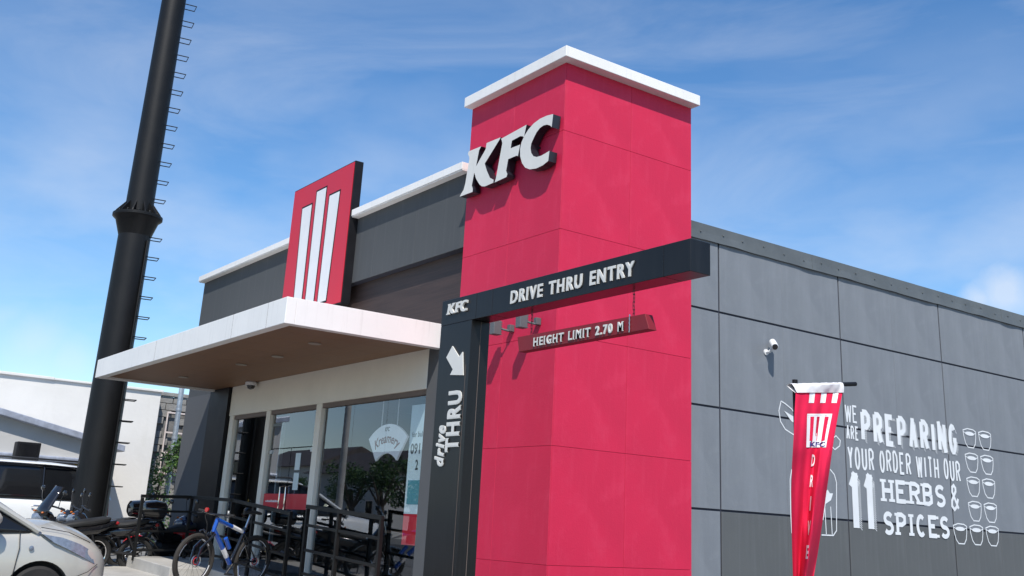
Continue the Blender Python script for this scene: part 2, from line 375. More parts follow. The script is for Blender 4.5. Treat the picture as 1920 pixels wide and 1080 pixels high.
def ribbon(mb, pts, w, O, U, V, lift, closed=False):
    """flat painted stroke; pts in metres along U, V"""
    P = [Vector((p[0], p[1])) for p in pts]; n = len(P); Nn = Vector(U).cross(Vector(V)).normalized()
    left = []; right = []
    for i in range(n):
        a = P[i-1] if (i > 0 or closed) else None; b = P[(i+1) % n] if (i < n-1 or closed) else None
        d1 = (P[i]-a).normalized() if a is not None and (P[i]-a).length > 1e-9 else None
        d2 = (b-P[i]).normalized() if b is not None and (b-P[i]).length > 1e-9 else None
        if d1 is None: d1 = d2
        if d2 is None: d2 = d1
        t = (d1+d2); t = t.normalized() if t.length > 1e-6 else d1
        nrm = Vector((-t.y, t.x)); c = max(0.45, abs(nrm.dot(Vector((-d1.y, d1.x)))))
        left.append(P[i]+nrm*(w/2/c)); right.append(P[i]-nrm*(w/2/c))
    def to3(q): return Vector(O)+Vector(U)*q.x+Vector(V)*q.y+Nn*lift
    vs = [to3(q) for q in left]+[to3(q) for q in right]
    fs = [(i, i+1, n+i+1, n+i) for i in range(n-1)]
    if closed: fs.append((n-1, 0, n, 2*n-1))
    mb.add(vs, fs)
def arc(cx, cy, rx, ry, a0, a1, n=10):
    return [(cx+rx*math.cos(math.radians(a0+(a1-a0)*i/n)), cy+ry*math.sin(math.radians(a0+(a1-a0)*i/n))) for i in range(n+1)]
GLY = {
 'A': [[(0, 0), (.5, 1), (1, 0)], [(.2, .36), (.8, .36)]],
 'B': [[(0, 0), (0, 1)], [(0, 1), (.6, 1), (.88, .9), (.88, .63), (.6, .53), (0, .53)], [(.6, .53), (.98, .42), (.98, .12), (.6, 0), (0, 0)]],
 'C': [arc(.5, .5, .5, .5, 48, 312, 12)],
 'D': [[(0, 0), (0, 1)], [(0, 1), (.5, 1), (.9, .8), (1, .5), (.9, .2), (.5, 0), (0, 0)]],
 'E': [[(1, 1), (0, 1), (0, 0), (1, 0)], [(0, .52), (.75, .52)]],
 'G': [arc(.5, .5, .5, .5, 48, 330, 12), [(.95, .22), (.95, .46), (.55, .46)]],
 'H': [[(0, 0), (0, 1)], [(1, 0), (1, 1)], [(0, .5), (1, .5)]],
 'I': [[(.5, 0), (.5, 1)]],
 'N': [[(0, 0), (0, 1), (1, 0), (1, 1)]],
 'O': [arc(.5, .5, .5, .5, 90, 450, 20)],
 'P': [[(0, 0), (0, 1)], [(0, 1), (.6, 1), (1, .88), (1, .6), (.6, .47), (0, .47)]],
 'R': [[(0, 0), (0, 1)], [(0, 1), (.6, 1), (1, .88), (1, .62), (.6, .5), (0, .5)], [(.5, .5), (1, 0)]],
 'S': [arc(.5, .75, .48, .25, 30, 260, 9)+arc(.5, .25, .5, .25, 90, -150, 9)],
 'T': [[(.5, 0), (.5, 1)], [(0, 1), (1, 1)]],
 'U': [[(0, 1), (0, .3)]+arc(.5, .3, .5, .3, 180, 360, 8)+[(1, 1)]],
 'W': [[(0, 1), (.25, 0), (.5, .9), (.75, 0), (1, 1)]],
 'Y': [[(0, 1), (.5, .5), (1, 1)], [(.5, .5), (.5, 0)]],
 '1': [[(.1, .80), (.6, 1), (.6, 0)]],
 '&': [[(1, .05), (.22, .72), (.26, .93), (.5, 1), (.72, .90), (.72, .76), (.5, .62)], [(.5, .62), (.10, .36), (.06, .14), (.38, 0), (.72, .12), (1, .46)]],
}
def painted(name, s, s0, s1, z0, z1, wide, gap, parent, x, serif=0.0, hatch=0.0, slope=0.0, m='paint_white', jit=0.0, **tags):
    """words painted on the side wall (s runs along +y)"""
    O = Vector((x, 0, 0)); U = Vector((0, 1, 0)); V = Vector((0, 0, 1)); mb = MB()
    units = sum(0.62 if c in 'I1' else (0.6 if c == ' ' else (1.3 if c == 'W' else 1.0)) for c in s)
    cw = (s1-s0)/units; p = s0; k = 0; H = z1-z0
    for c in s:
        wd = cw*(0.62 if c in 'I1' else (0.6 if c == ' ' else (1.3 if c == 'W' else 1.0)))
        if c != ' ':
            gw = wd-gap-wide; a0 = p+gap/2+wide/2; dz = random.uniform(-jit, jit)
            for st in GLY[c]:
                pts = [(a0+q[0]*gw, z0+wide/2+q[1]*(H-wide)+dz+slope*(a0-s0)) for q in st]
                pts = [q for i, q in enumerate(pts) if i == 0 or (Vector(q)-Vector(pts[i-1])).length > 1e-5]
                parts = [[pts[0]]]            # split at sharp corners so that no stroke overlaps itself
                for i in range(1, len(pts)):
                    parts[-1].append(pts[i])
                    if i < len(pts)-1:
                        d1 = (Vector(pts[i])-Vector(pts[i-1])).normalized(); d2 = (Vector(pts[i+1])-Vector(pts[i])).normalized()
                        if d1.dot(d2) < 0.35: parts.append([pts[i]])
                for pi_, pa in enumerate(parts):
                    pa = [Vector(q) for q in pa]
                    if c != 'O':
                        if pi_ > 0: pa[0] = pa[0]-(pa[1]-pa[0]).normalized()*wide*.45
                        if pi_ < len(parts)-1: pa[-1] = pa[-1]+(pa[-1]-pa[-2]).normalized()*wide*.45
                    ribbon(mb, [tuple(q) for q in pa], wide, O, U, V, 0.00025*(k % 24)+0.0005); k += 1
                if serif:
                    for e in (pts[0], pts[-1]):
                        if min(abs(e[1]-dz-z0-wide/2), abs(e[1]-dz-z1+wide/2)) < 0.02 and c not in 'SCOG&':
                            ribbon(mb, [(e[0]-serif, e[1]), (e[0]+serif, e[1])], wide*0.62, O, U, V, 0.00025*(k % 24)+0.0005); k += 1
                if hatch:
                    for i in range(len(pts)-1):
                        a = Vector(pts[i]); b = Vector(pts[i+1]); nn = max(1, int((b-a).length/0.028))
                        for j in range(nn):
                            q = a+(b-a)*(j/nn)
                            ribbon(mb, [(q.x+wide*.55, q.y-0.012), (q.x+wide*.55+hatch, q.y-0.012-hatch*.8)], 0.009, O, U, V, 0.0001+0.00003*(j % 9))
        p += wd
    return mb.build(name, m, parent, recalc=False, **tags)

# ================================================================== the setting
def ground_z(x):
    t = min(1, max(0, (-4.5-x)/4.5)); t = t*t*(3-2*t); return 0.2*t
g = MB(); xs = [-400, -120, -60, -30, -16, -12, -10, -9.5]+[-9+0.5*i for i in range(11)]+[-3, 0, 6, 14, 60, 400]; ys = [-400, -120, -40, -22, -12, -6, -3, 0, 6, 14, 40, 120, 400]
for x in xs:
    for y in ys: g.v.append(Vector((x, y, ground_z(x))))
ny = len(ys)
for i in range(len(xs)-1):
    for j in range(ny-1): g.f.append([i*ny+j, (i+1)*ny+j, (i+1)*ny+j+1, i*ny+j+1]); g.mi.append(0)
g.build('ground', 'lot', kind='structure')
B(-0.02, 3.3, -3.0, 30, 0.004, 0.008).build('drive_lane', 'asphalt', kind='structure')
kb = MB()
for y in range(-3, 14): kb.box(3.32, 3.5, y+0.01, y+0.99, -0.05, 0.13)
kb.build('kerb', 'concrete', bevel=0.015, kind='structure')
B(-300, 300, -21, -13.4, 0.204, 0.21).build('road', 'asphalt', kind='structure')
# landing, ramp and apron in front of the shop
land = MB(); land.add([(-9.55, -1.42, 0.1), (-7.4, -1.42, 0.1), (-7.4, 0.05, 0.1), (-9.55, 0.05, 0.1), (-9.55, -1.42, .47), (-7.4, -1.42, .40), (-7.4, 0.05, .40), (-9.55, 0.05, .47)],
    [(0, 3, 2, 1), (4, 5, 6, 7), (0, 1, 5, 4), (1, 2, 6, 5), (2, 3, 7, 6), (3, 0, 4, 7)])
land.build('landing', 'concrete', bevel=0.012, kind='structure')
ramp = MB(); ramp.add([(-7.395, -0.80, 0.05), (-2.3, -0.80, 0.0), (-2.3, 0.05, 0.0), (-7.395, 0.05, 0.05), (-7.395, -0.80, .398), (-2.3, -0.80, .15), (-2.3, 0.05, .15), (-7.395, 0.05, .398)],
    [(0, 3, 2, 1), (4, 5, 6, 7), (0, 1, 5, 4), (1, 2, 6, 5), (2, 3, 7, 6), (3, 0, 4, 7)])
ramp.build('ramp', 'concrete', bevel=0.012, kind='structure')
ap = MB(); ap.add([(-9.9, -2.7, 0.0), (-2.2, -2.7, -0.05), (-2.2, -0.805, -0.05), (-9.9, -0.805, 0.0), (-9.9, -2.7, .30), (-2.2, -2.7, .13), (-2.2, -0.805, .13), (-9.9, -0.805, .30)],
    [(0, 3, 2, 1), (4, 5, 6, 7), (0, 1, 5, 4), (1, 2, 6, 5), (2, 3, 7, 6), (3, 0, 4, 7)])
ap.build('pavement', 'concrete', bevel=0.012, kind='structure')

# ================================================================== the restaurant
bld = empty('restaurant', (-5, 6, 0), 0, 'dark grey fast-food restaurant with red corner tower and white canopy', 'building')
# ---- tower
ZT = 6.66
core = MB(); core.box(-2.03, -0.0135, 0.0135, 2.115, 0, ZT-0.01)
tower = core.build('tower', 'joint_red', bld, label='red rendered corner tower')
rows = [0.0, 0.867, 2.093, 3.316, 4.538, 5.757, ZT]
G = 0.0038
for i in range(6):
    z0, z1 = rows[i], rows[i+1]; h = z1-z0-G; zc = (z0+z1)/2
    for a, b in ((-2.04, -1.03), (-1.03, 0.0)):
        piece('panel', (b-a-(G if b < 0 else 0)*1, 0.013, h), ((a+b)/2, 0.0065, zc), 'tower_red', tower, 0.0015)
    for a, b in ((0.0136, 1.07), (1.07, 2.125)):
        piece('panel', (0.013, b-a-G, h), (-0.0065, (a+b)/2, zc), 'tower_red', tower, 0.0015)
capm = MB()
capm.box(-2.06, 0.15, -0.125, 2.14, ZT-0.03+0.005, ZT+0.115)
cap = capm.build('tower_cap', 'cap_white', tower, root=bld, bevel=0.006)
# ---- side wall
XW = -0.06
wall = MB().box(-0.32, XW-0.016, 2.117, 14.0, 0, 5.085).build('side_wall', 'joint_navy', bld, label='long grey side wall of fibre cement boards')
vj = [2.13, 2.685, 5.135, 7.585, 10.035, 12.485, 14.0]
hj = [0.0, 0.335, 1.555, 2.780, 3.992, 4.93]
for i in range(len(hj)-1):
    z0, z1 = hj[i], hj[i+1]
    for j in range(len(vj)-1):
        a, b = vj[j]+(0.014 if j else 0), vj[j+1]-0.014
        m = 'wall_grey_dark' if (j > 0 and i <= 1) else 'wall_grey'
        zz0 = z0+0.013; zz1 = z1-(0.013 if i < 4 else 0.02)
        if j == 0 or j == 5:
            piece('panel', (0.015, b-a, zz1-zz0), (XW-0.0075, (a+b)/2, (zz0+zz1)/2), m, wall)
        else:
            c = (a+b)/2
            piece('panel', (0.015, c-a-0.001, zz1-zz0), (XW-0.0075+random.uniform(-.0015, .0015), (a+c)/2-0.0005, (zz0+zz1)/2), m, wall)
            piece('panel', (0.015, b-c-0.001, zz1-zz0), (XW-0.0075+random.uniform(-.0015, .0015), (b+c)/2+0.0005, (zz0+zz1)/2), m, wall)
y = 2.13; k = 0
while y < 13.9:        # metal flashing in lapped lengths, lower edge a little wavy
    y1 = min(y+2.41, 13.95); fl = MB(); n = 24; ov = 0.003*(k % 2)
    for i in range(n+1):
        t = i/n; yy = y+(y1-y+0.03)*t; wv = 0.010*math.sin(yy*5.1)+0.012*math.sin(yy*2.3+1)+0.008*math.sin(yy*11)
        x0 = XW+0.012+ov; fl.v += [Vector((x0-0.30, yy, 5.112)), Vector((x0+0.012, yy, 5.108)), Vector((x0+0.0125+0.002*math.sin(yy*2.1), yy, 5.0)), Vector((x0+0.013+abs(wv)*.5, yy, 4.893+wv*0.22))]
    for i in range(n):
        for q in range(3): fl.f.append([i*4+q, i*4+q+1, i*4+q+5, i*4+q+4]); fl.mi.append(0)
    o = fl.build('flashing', 'flashing_grey', bld, recalc=False)
    md = o.modifiers.new('s', 'SOLIDIFY'); md.thickness = 0.002
    sr = MB()
    for q in range(6):
        yy = y+0.2+q*0.4+random.uniform(-.03, .03)
        if yy < y1: sr.lathe([(0.011, 0), (0.011, 0.006), (0.006, 0.009)], 6, (XW+0.03+ov, yy, 5.0+random.uniform(-.02, .03)), 'X')
    sr.build('screw', 'flashing_grey', o, root=bld, kind='stuff')
    y = y1; k += 1
# ---- shell behind: roof, back, left wall, floor
B(-11.88, -0.33, 0.35, 13.98, 4.55, 4.75).build('roof', 'interior', bld)
B(-11.9, -0.33, 13.8, 14.0, 0, 4.54).build('back_wall', 'facade_grey', bld)
B(-11.92, -11.72, 0.04, 13.79, 0, 5.72).build('end_wall', 'facade_grey', bld)
B(-11.7, -0.33, 0.06, 13.78, 0.30, 0.36).build('floor', 'floor_tile', bld)
B(-11.7, -2.05, 4.6, 4.7, 0.37, 4.5).build('partition', 'interior_dark', bld)
B(-9.4, -2.8, 0.35, 4.55, 3.3, 3.36).build('ceiling', 'interior', bld)
# ---- facade above the canopy
YF = 0.02
fac = B(-11.9, -2.045, YF+0.012, YF+0.3, 4.70, 5.76).build('facade_band', 'joint_navy', bld)
xx = -11.9
while xx < -2.1:
    b = min(xx+1.22, -2.045)
    if b > -5.2 and b < -2.05: b = min(b, -2.045)
    piece('panel', (b-xx-0.003, 0.012, 1.06), ((xx+b)/2, YF+0.0055, 5.23), 'facade_grey', fac)
    xx = b
B(-11.9, -7.30, YF+0.001, YF+0.30, 3.0, 4.698).build('facade_wing', 'facade_grey', bld)
B(-7.295, -2.045, YF+0.13, YF+0.30, 3.2, 4.698).build('wood_panel', 'wood_brown', bld, label='dark brown wood-look panel')
tr = MB(); tr.box(-11.94, -2.042, YF-0.125, YF+0.32, 5.752, 5.855); tr.box(-11.93, -2.042, YF-0.112, YF+0.32, 5.735, 5.7515)
tr.build('parapet_trim', 'cap_white', bld, bevel=0.004)
# ---- canopy
CX0, CX1, CY0, CZ0, CZ1 = -10.38, -2.36, -2.22, 3.385, 3.705
can = MB(); can.box(CX0+.131, CX1-.131, CY0+.131, 0.0, CZ0+0.06, CZ1-.03)
canopy = can.build('canopy', 'cap_white', bld, bevel=0.006, label='white flat entrance canopy')
B(CX0, CX1, CY0, CY0+0.13, CZ0, CZ1).build('canopy_edge', 'cap_white', canopy, root=bld, bevel=0.006)
B(CX0+.001, CX0+0.13, CY0+0.1305, -0.002, CZ0+.001, CZ1-.001).build('canopy_edge', 'cap_white', canopy, root=bld, bevel=0.004)
B(CX1-0.13, CX1-.001, CY0+0.1305, -0.002, CZ0+.001, CZ1-.001).build('canopy_edge', 'cap_white', canopy, root=bld, bevel=0.004)
ncan = 13; wcan = (CX1-CX0-0.27)/ncan
for i in range(ncan):
    a = CX0+0.133+i*wcan
    piece('soffit_plank', (wcan-0.003, abs(CY0)-0.14, 0.02), (a+wcan/2, (CY0+0.132)/2-0.004, CZ0+0.044), 'wood_soffit', canopy, 0.0015)
seam = MB()
for u in (437, 300, 500): 
    q = pY(u, 600, CY0); seam.box(q.x-0.002, q.x+0.002, CY0-0.0012, CY0+0.01, CZ0+0.002, CZ1-0.002)
seam.build('seam', 'brown_seal', canopy, root=bld)
for u, v in ((590, 648), (520, 672), (452, 687), (343, 710)):
    q = pZ(u, v, CZ0)
    dl = MB().lathe([(0.085, 0), (0.085, 0.012), (0.07, 0.014), (0.06, 0.03)], 24, (q.x, q.y, CZ0+0.020)).build('downlight', 'downlight_dim', canopy, root=bld, smooth=True)
# ---- shop front
ZH = 2.90
B(-9.52, -2.703, 0.0, 0.34, ZH, CZ0+0.045).build('fascia', 'beige', bld, bevel=0.004)
for a, b in ((-9.50, -9.32), (-7.86, -7.70), (-5.95, -5.77)):
    B(a, b, 0.01, 0.10, 0.25, ZH-0.001).build('mullion', 'beige', bld, bevel=0.004)
for a, b in ((-9.318, -7.862), (-7.698, -5.952), (-5.768, -2.703)):
    B(a, b, 0.03, 0.09, ZH-0.07, ZH-0.002).build('head_frame', 'brown_seal', bld)
B(-2.70, -2.046, 0.002, 0.34, 0.0, CZ0+0.04).build('pier', 'pier_grey', bld, bevel=0.004)
B(-11.9, -10.62, 0.002, YF, 0.0, 3.38).build('pier', 'pier_grey', bld)
B(-11.89, -10.46, 0.0205, 0.34, 0.0, 2.998).build('pier', 'pier_grey', bld)
B(-10.455, -9.525, -0.06, 0.33, 0.0, CZ0+0.03).build('black_pier', 'black_paint', bld, bevel=0.004)
def pane(name, a, b, z0, z1, yy=0.07, parent=bld): return B(a, b, yy, yy+0.008, z0, z1).build(name, 'store_glass', parent, root=bld)
pane('window_pane', -9.315, -7.865, 0.42, ZH-0.075)
seg = [-5.765, -4.79, -3.80, -2.705]
for a, b in zip(seg, seg[1:]): pane('window_pane', a+0.003, b-0.003, 0.33, ZH-0.075)
B(-5.76, -2.705, 0.04, 0.11, 0.16, 0.328).build('window_sill', 'beige', bld)
# dark doorway frame inside bay one
df = MB(); df.box(-9.0, -8.95, 0.5, 0.56, 0.37, 2.72); df.box(-8.3, -8.25, 0.5, 0.56, 0.37, 2.72); df.box(-9.0, -8.25, 0.5, 0.56, 2.725, 2.78); df.build('inner_door_frame', 'galvanised', bld)
# glass double door
for a, b, hx in ((-7.69, -6.835, -6.93), (-6.815, -5.96, -6.72)):
    d = pane('door', a, b, 0.42, 2.26)
    B(a+0.01, b-0.01, 0.0655, 0.069, 1.33, 1.56).build('red_band', 'sign_red', d, root=bld)
    MB().tube([(hx, 0.069, 1.28), (hx, 0.0, 1.30), (hx, 0.0, 1.66), (hx, 0.069, 1.68)], 0.012, 8).build('handle', 'chrome', d, root=bld, smooth=True)
    pf = MB(); px = a if hx > -6.9 else b-0.14
    px = a if a < -7 else b-0.14
    pf.box(px, px+0.14, 0.055, 0.095, 2.19, 2.25); pf.build('patch_fitting', 'steel', d, root=bld)
dp = MB(); xx = -7.60                       # the small print on the door band is too small to read: a row of marks
while xx < -7.08:
    w_ = random.uniform(.02, .05); dp.box(xx, xx+w_, 0.0640, 0.0652, 1.43, 1.43+random.uniform(.02, .035)); xx += w_+.012
dp.build('door_print', 'sign_white', bld, kind='stuff')
for z in (1.62, 1.92):
    B(-6.62, -6.44, 0.063, 0.068, z, z+0.26).build('notice', 'poster_pale', bld)
pane('transom_pane', -7.69, -5.96, 2.275, ZH-0.075)

# ---- lettering painted on the side wall
xl = XW+0.004
painted('painted_word', 'WE', 5.14, 5.43, 2.855, 3.10, 0.028, 0.02, bld, xl)
painted('painted_word', 'ARE', 5.15, 5.44, 2.62, 2.815, 0.027, 0.02, bld, xl)
painted('painted_word', 'PREPARING', 5.46, 7.84, 2.615, 3.07, 0.080, 0.065, bld, xl, hatch=0.040, jit=0.012)
painted('painted_word', 'YOUR ORDER WITH OUR', 5.15, 7.86, 2.235, 2.545, 0.036, 0.035, bld, xl, jit=0.012)
painted('painted_number', '11', 5.12, 5.76, 1.40, 2.19, 0.13, 0.05, bld, xl, serif=0.0, hatch=0.05)
painted('painted_word', 'HERBS', 5.86, 7.44, 1.835, 2.155, 0.062, 0.065, bld, xl, serif=0.068)
painted('painted_word', 'SPICES', 5.86, 7.48, 1.40, 1.715, 0.062, 0.06, bld, xl, serif=0.062)
painted('painted_ampersand', '&', 7.53, 7.76, 1.80, 2.19, 0.045, 0.01, bld, xl)
WU, WV, WO = Vector((0, 1, 0)), Vector((0, 0, 1)), Vector((xl, 0, 0))
def cup(s, z, w=0.34, h=0.25):
    mb = MB()
    ol = [(s, z), (s+w*.03, z-h*.35), (s+w*.14, z-h*.78), (s+w*.32, z-h), (s+w*.74, z-h), (s+w*.90, z-h*.75), (s+w*.98, z-h*.35), (s+w, z), (s+w*.8, z+h*.10), (s+w*.35, z+h*.12)]
    ribbon(mb, ol, 0.016, WO, WU, WV, 0.0002, True)
    ribbon(mb, [(s+w*.02, z-h*.1), (s+w*.3, z-h*.22), (s+w*.7, z-h*.22), (s+w*.98, z-h*.1)], 0.012, WO, WU, WV, 0.0008)
    mb.add([WO+WU*(s+w*(.5+.36*math.cos(a)))+WV*(z-h*.17+h*.12*math.sin(a))+Vector((.0014, 0, 0)) for a in [2*PI*i/12 for i in range(12)]], [tuple(range(12))])
    mb.build('painted_cup', 'paint_white', bld, recalc=False)
for i, (u, v) in enumerate(((1805, 806), (1809, 852), (1812, 897), (1815, 943))):
    q = pX(u, v, XW); cup(q.y, q.z); cup(q.y+0.42, q.z)
q = pX(1787, 985, XW); cup(q.y, q.z); cup(q.y+0.425, q.z); cup(q.y+0.85, q.z)
def outline(pp, w, name):
    mb = MB(); pts = [pX(u, v, XW) for u, v in pp]
    ribbon(mb, [(p.y, p.z) for p in pts], w, WO, WU, WV, 0.0003); mb.build(name, 'paint_white', bld, recalc=False)
outline([(1464, 752), (1460, 770), (1463, 790), (1472, 805), (1486, 814), (1500, 822)], 0.016, 'painted_leaf')
outline([(1464, 752), (1472, 757), (1484, 767), (1492, 780), (1500, 822)], 0.016, 'painted_leaf')
mb = MB(); mb.add([pX(u, v, XW+0.006) for u, v in ((1470, 770), (1488, 781), (1496, 797), (1484, 790))], [(0, 1, 2, 3)]); mb.build('painted_leaf', 'paint_white', bld, recalc=False)
outline([(1560, 823), (1567, 817), (1575, 826), (1574, 836), (1565, 843), (1560, 838), (1560, 823)], 0.016, 'painted_leaf')
outline([(1556, 880), (1564, 890), (1568, 905), (1568, 995), (1562, 1004), (1540, 1003)], 0.016, 'painted_jar')
outline([(1484, 880), (1481, 900), (1482, 960), (1484, 1000)], 0.016, 'painted_jar')
outline([(1546, 950), (1549, 1003)], 0.014, 'painted_jar'); outline([(1557, 950), (1560, 1003)], 0.014, 'painted_jar')
mb = MB(); mb.add([pX(u, v, XW+0.006) for u, v in ((1545, 925), (1552, 918), (1556, 925), (1562, 925), (1558, 938), (1548, 945), (1544, 975), (1540, 976))], [tuple(range(8))]); mb.build('painted_jar', 'paint_white', bld, recalc=False)

# ================================================================== raised letters on the tower
LK = [(85, 483), (93, 460), (207, 414), (188, 450), (160, 598), (246, 445), (250, 430), (257, 384), (386, 331), (376, 352), (240, 573), (260, 640), (288, 704), (322, 722), (319, 749), (240, 783), (212, 782), (190, 764), (160, 712), (143, 655), (121, 774), (130, 806), (128, 833), (9, 878), (22, 852), (45, 815), (60, 760), (100, 520)]
LF = [(388, 346), (625, 215), (615, 262), (600, 332), (590, 322), (568, 320), (490, 362), (478, 432), (566, 398), (545, 503), (532, 500), (456, 532), (437, 640), (448, 668), (440, 696), (330, 747), (343, 708), (402, 384), (396, 356)]
LC = [(870, 117), (856, 237), (842, 222), (812, 214), (780, 222), (748, 245), (718, 283), (690, 338), (668, 390), (662, 432), (668, 474), (688, 505), (718, 512), (760, 500), (800, 477), (836, 455), (824, 548), (775, 588), (715, 617), (655, 626), (612, 610), (583, 568), (566, 505), (565, 440), (578, 378), (604, 318), (642, 258), (690, 204), (748, 160), (810, 132)]
YK = -0.138
sign = empty('letter_sign', (-1.0, 0, 5.3), 0, 'large raised pale KFC letters high on the red tower', 'sign')
LP = []
for nm, pl in (('letter_k', LK), ('letter_f', LF), ('letter_c', LC)):
    pts = [pY(860+a/4.909, 190+b/4.909, YK) for a, b in pl]; LP.append(pts)
    o = MB().prism(pts, (0, 0.118, 0), 0, 1).build(nm, ['letter_white', 'letter_black'], sign)
    st = MB(); c = sum(pts, Vector())/len(pts)
    for dx in (-.06, .02): st.tube([(c.x+dx-0.12, YK+0.118, c.z), (c.x+dx-0.12, 0.001, c.z)], 0.012, 6)
    st.build('stand_off', 'letter_black', o, root=sign)
allp = [p for l in LP for p in l]
bx0, bx1 = min(p.x for p in allp), max(p.x for p in allp); bz0, bz1 = min(p.z for p in allp), max(p.z for p in allp)
def small_logo(name, O, U, V, thick, parent, m='letter_white', root=None):
    O, U, V = Vector(O), Vector(U), Vector(V); Nn = U.cross(V).normalized(); mb = MB()
    for l in LP:
        mb.prism([O+U*((p.x-bx0)/(bx1-bx0))+V*((p.z-bz0)/(bz1-bz0))+Nn*thick for p in l], -Nn*thick)
    return mb.build(name, m, parent, root=root)

# ---- square sign on the parapet: plain stand-in, red with pale upright stripes
ps = empty('parapet_sign', (-6.3, -0.06, 4.36), 0, 'square red sign board with pale stripes standing on the canopy', 'sign')
SY0, SY1 = -0.135, 0.018
sx0 = pY(541, 455, SY0).x; sx1 = pY(653, 430, SY0).x; sz0 = 4.36; sz1 = pY(667, 300, SY0).z
B(sx0, sx1, SY0+0.008, SY1, sz0, sz1).build('case', 'black_paint', ps, bevel=0.004)
pan = B(sx0+0.02, sx1-0.02, SY0, SY0+0.0075, sz0+0.02, sz1-0.02).build('face', 'sign_red', ps)
W = sx1-sx0; H = sz1-sz0
for a0, a1, b0, b1, top in ((.23, .36, .19, .35, .82), (.43, .565, .42, .575, .90), (.635, .765, .645, .805, .82)):
    e = 0.03
    P4 = [(a0, .05), (a1, .05), (b1, top), (b0, top)]
    MB().prism([(sx0+W*a+(e if i in (1, 2) else -e), SY0-0.0015, sz0+H*b+(e if i > 1 else -e)) for i, (a, b) in enumerate(P4)], (0, 0.001, 0)).build('stripe_edge', 'black_paint', pan, root=ps)
    MB().prism([(sx0+W*a, SY0-0.004, sz0+H*b) for a, b in P4], (0, 0.002, 0)).build('stripe', 'sign_white', pan, root=ps)
br = MB()
for a in (.2, .8): br.box(sx0+W*a-.03, sx0+W*a+.03, SY0+0.03, SY1-0.03, CZ1, sz0)
br.build('leg', 'black_paint', ps)

# ================================================================== drive-through gantry
GY0, GY1 = -1.60, -1.385
ga = empty('drive_thru_gantry', (0.42, -1.5, 0), 0, 'black drive-thru entry gantry with column and long overhead beam', 'gantry')
cx0, cx1 = 0.150, 0.715; bz_0, bz_1 = 3.135, 3.392; ex = 3.68
colm = MB(); colm.box(cx0, cx1, GY0, GY1, 0.42, bz_0-0.002); gcol = colm.build('column', 'black_panel', ga, bevel=0.003)
B(cx0-.012, cx1+.012, GY0-.012, GY1+.012, 0, 0.418).build('plinth', 'black_panel', ga, bevel=0.004)
xb = [cx0-0.004, 0.712, 0.99, 2.93, ex]
xb = [cx0-0.004, pY(893, 575, GY0).x, pY(923, 570, GY0).x, pY(1244, 490, GY0).x, ex]
beam = B(cx0+.01, ex-.01, GY0+.012, GY1-.012, bz_0+.012, bz_1-.012).build('beam', 'black_paint', ga)
for a, b in zip(xb, xb[1:]):
    piece('panel', (b-a-0.004, GY1-GY0, bz_1-bz_0), ((a+b)/2, (GY0+GY1)/2, bz_0/2+bz_1/2), 'black_panel', beam, 0.003)
sm = MB()
for yq in (-1.49,): sm.box(cx1+0.0005, cx1+0.002, yq-0.0025, yq+0.0025, 0.42, bz_0-0.01)
sm.box(cx1-0.06, cx1-0.056, GY0-0.0015, GY0, 0.42, 2.7)
sm.build('seam', 'brown_seal', gcol, root=ga)
yt = GY0-0.002
def quad(bl, br_, tl, y): a = pY(*bl, y); b = pY(*br_, y); c = pY(*tl, y); return a, b-a, c-a
O_, U_, V_ = quad((957.5, 570.5), (1190, 517.5), (960, 546), yt)
words_on('lettering', 'DRIVE THRU ENTRY', O_, (U_.x, 0, 0.0), (0.004, 0, V_.z), 'letter_white', ga, 0.008, 'letter_white', bold=0.006, heavy=0.042, spacing=1.24, shear=0.0)
O_, U_, V_ = quad((839, 592), (877.5, 584), (844, 571), yt)
small_logo('logo', (O_.x, yt, O_.z), (U_.x, 0, 0), (0, 0, V_.z*1.02), 0.02, ga)
ar = [(768, 533), (843, 655), (882, 598), (888, 860), (742, 857), (773, 795), (700, 662)]
MB().prism([pY(720+a/6, 560+b/6, yt-0.012) for a, b in ar], (0, 0.012, 0)).build('arrow', 'letter_white', ga)
def vtext(s, lb, rb, rt, shear):
    a = pY(*rb, yt); l = pY(*lb, yt); t = pY(*rt, yt)
    text_on('lettering', s, (a.x, yt, a.z), (0, 0, t.z-a.z), (l.x-a.x, 0, 0), 'letter_white', ga, 0.008, 'letter_white', bold=0.008, heavy=0.045, spacing=1.2, shear=shear, label='upright pale %s lettering' % s)
vtext('THRU', (835.3, 847.4), (860, 847), (866, 731), 0.0)
vtext('drive', (815, 873), (832, 874.6), (837, 797), 0.25)
# hanging height bar
hb = empty('height_limit_bar', (2.3, -1.5, 2.72), 0, 'dark red height limit bar hanging on chains under the black beam', 'sign')
HY = -1.53
hp = [pY(u, v, HY) for u, v in ((970, 632), (973, 660), (1217, 617), (1209, 588))]
MB().prism(hp, (0, 0.085, 0)).build('bar', 'bar_red', hb, bevel=0.004)
O_, U_, V_ = quad((1001, 650), (1169.6, 620.4), (1000, 634), HY-0.002)
words_on('lettering', 'HEIGHT LIMIT 2.70 M', O_, U_, (0, 0, V_.z), 'letter_white', hb, 0.008, 'letter_white', bold=0.004, heavy=0.042, spacing=1.26)
for u, vt, vb in ((996, 575, 628), (1188, 530, 594)):
    q = pY(u, vb, HY+0.045); ch = MB(); z = q.z-0.01; i = 0
    while z < bz_0-0.002:
        z2 = min(z+0.032, bz_0-0.002); a = 0.007
        d = Vector((a, 0, 0)) if i % 2 else Vector((0, a, 0)); c0 = Vector((q.x+0.004*math.sin(i*1.7), HY+0.045, z)); c1 = Vector((c0.x, c0.y, z2+0.008))
        ch.tube([c0-d, c0+d, c1+d, c1-d], 0.0028, 5, closed=True); z = z2; i += 1
    ch.build('chain', 'dark_metal', hb)
q = pY(1181, 590, HY-0.006); ch = MB()
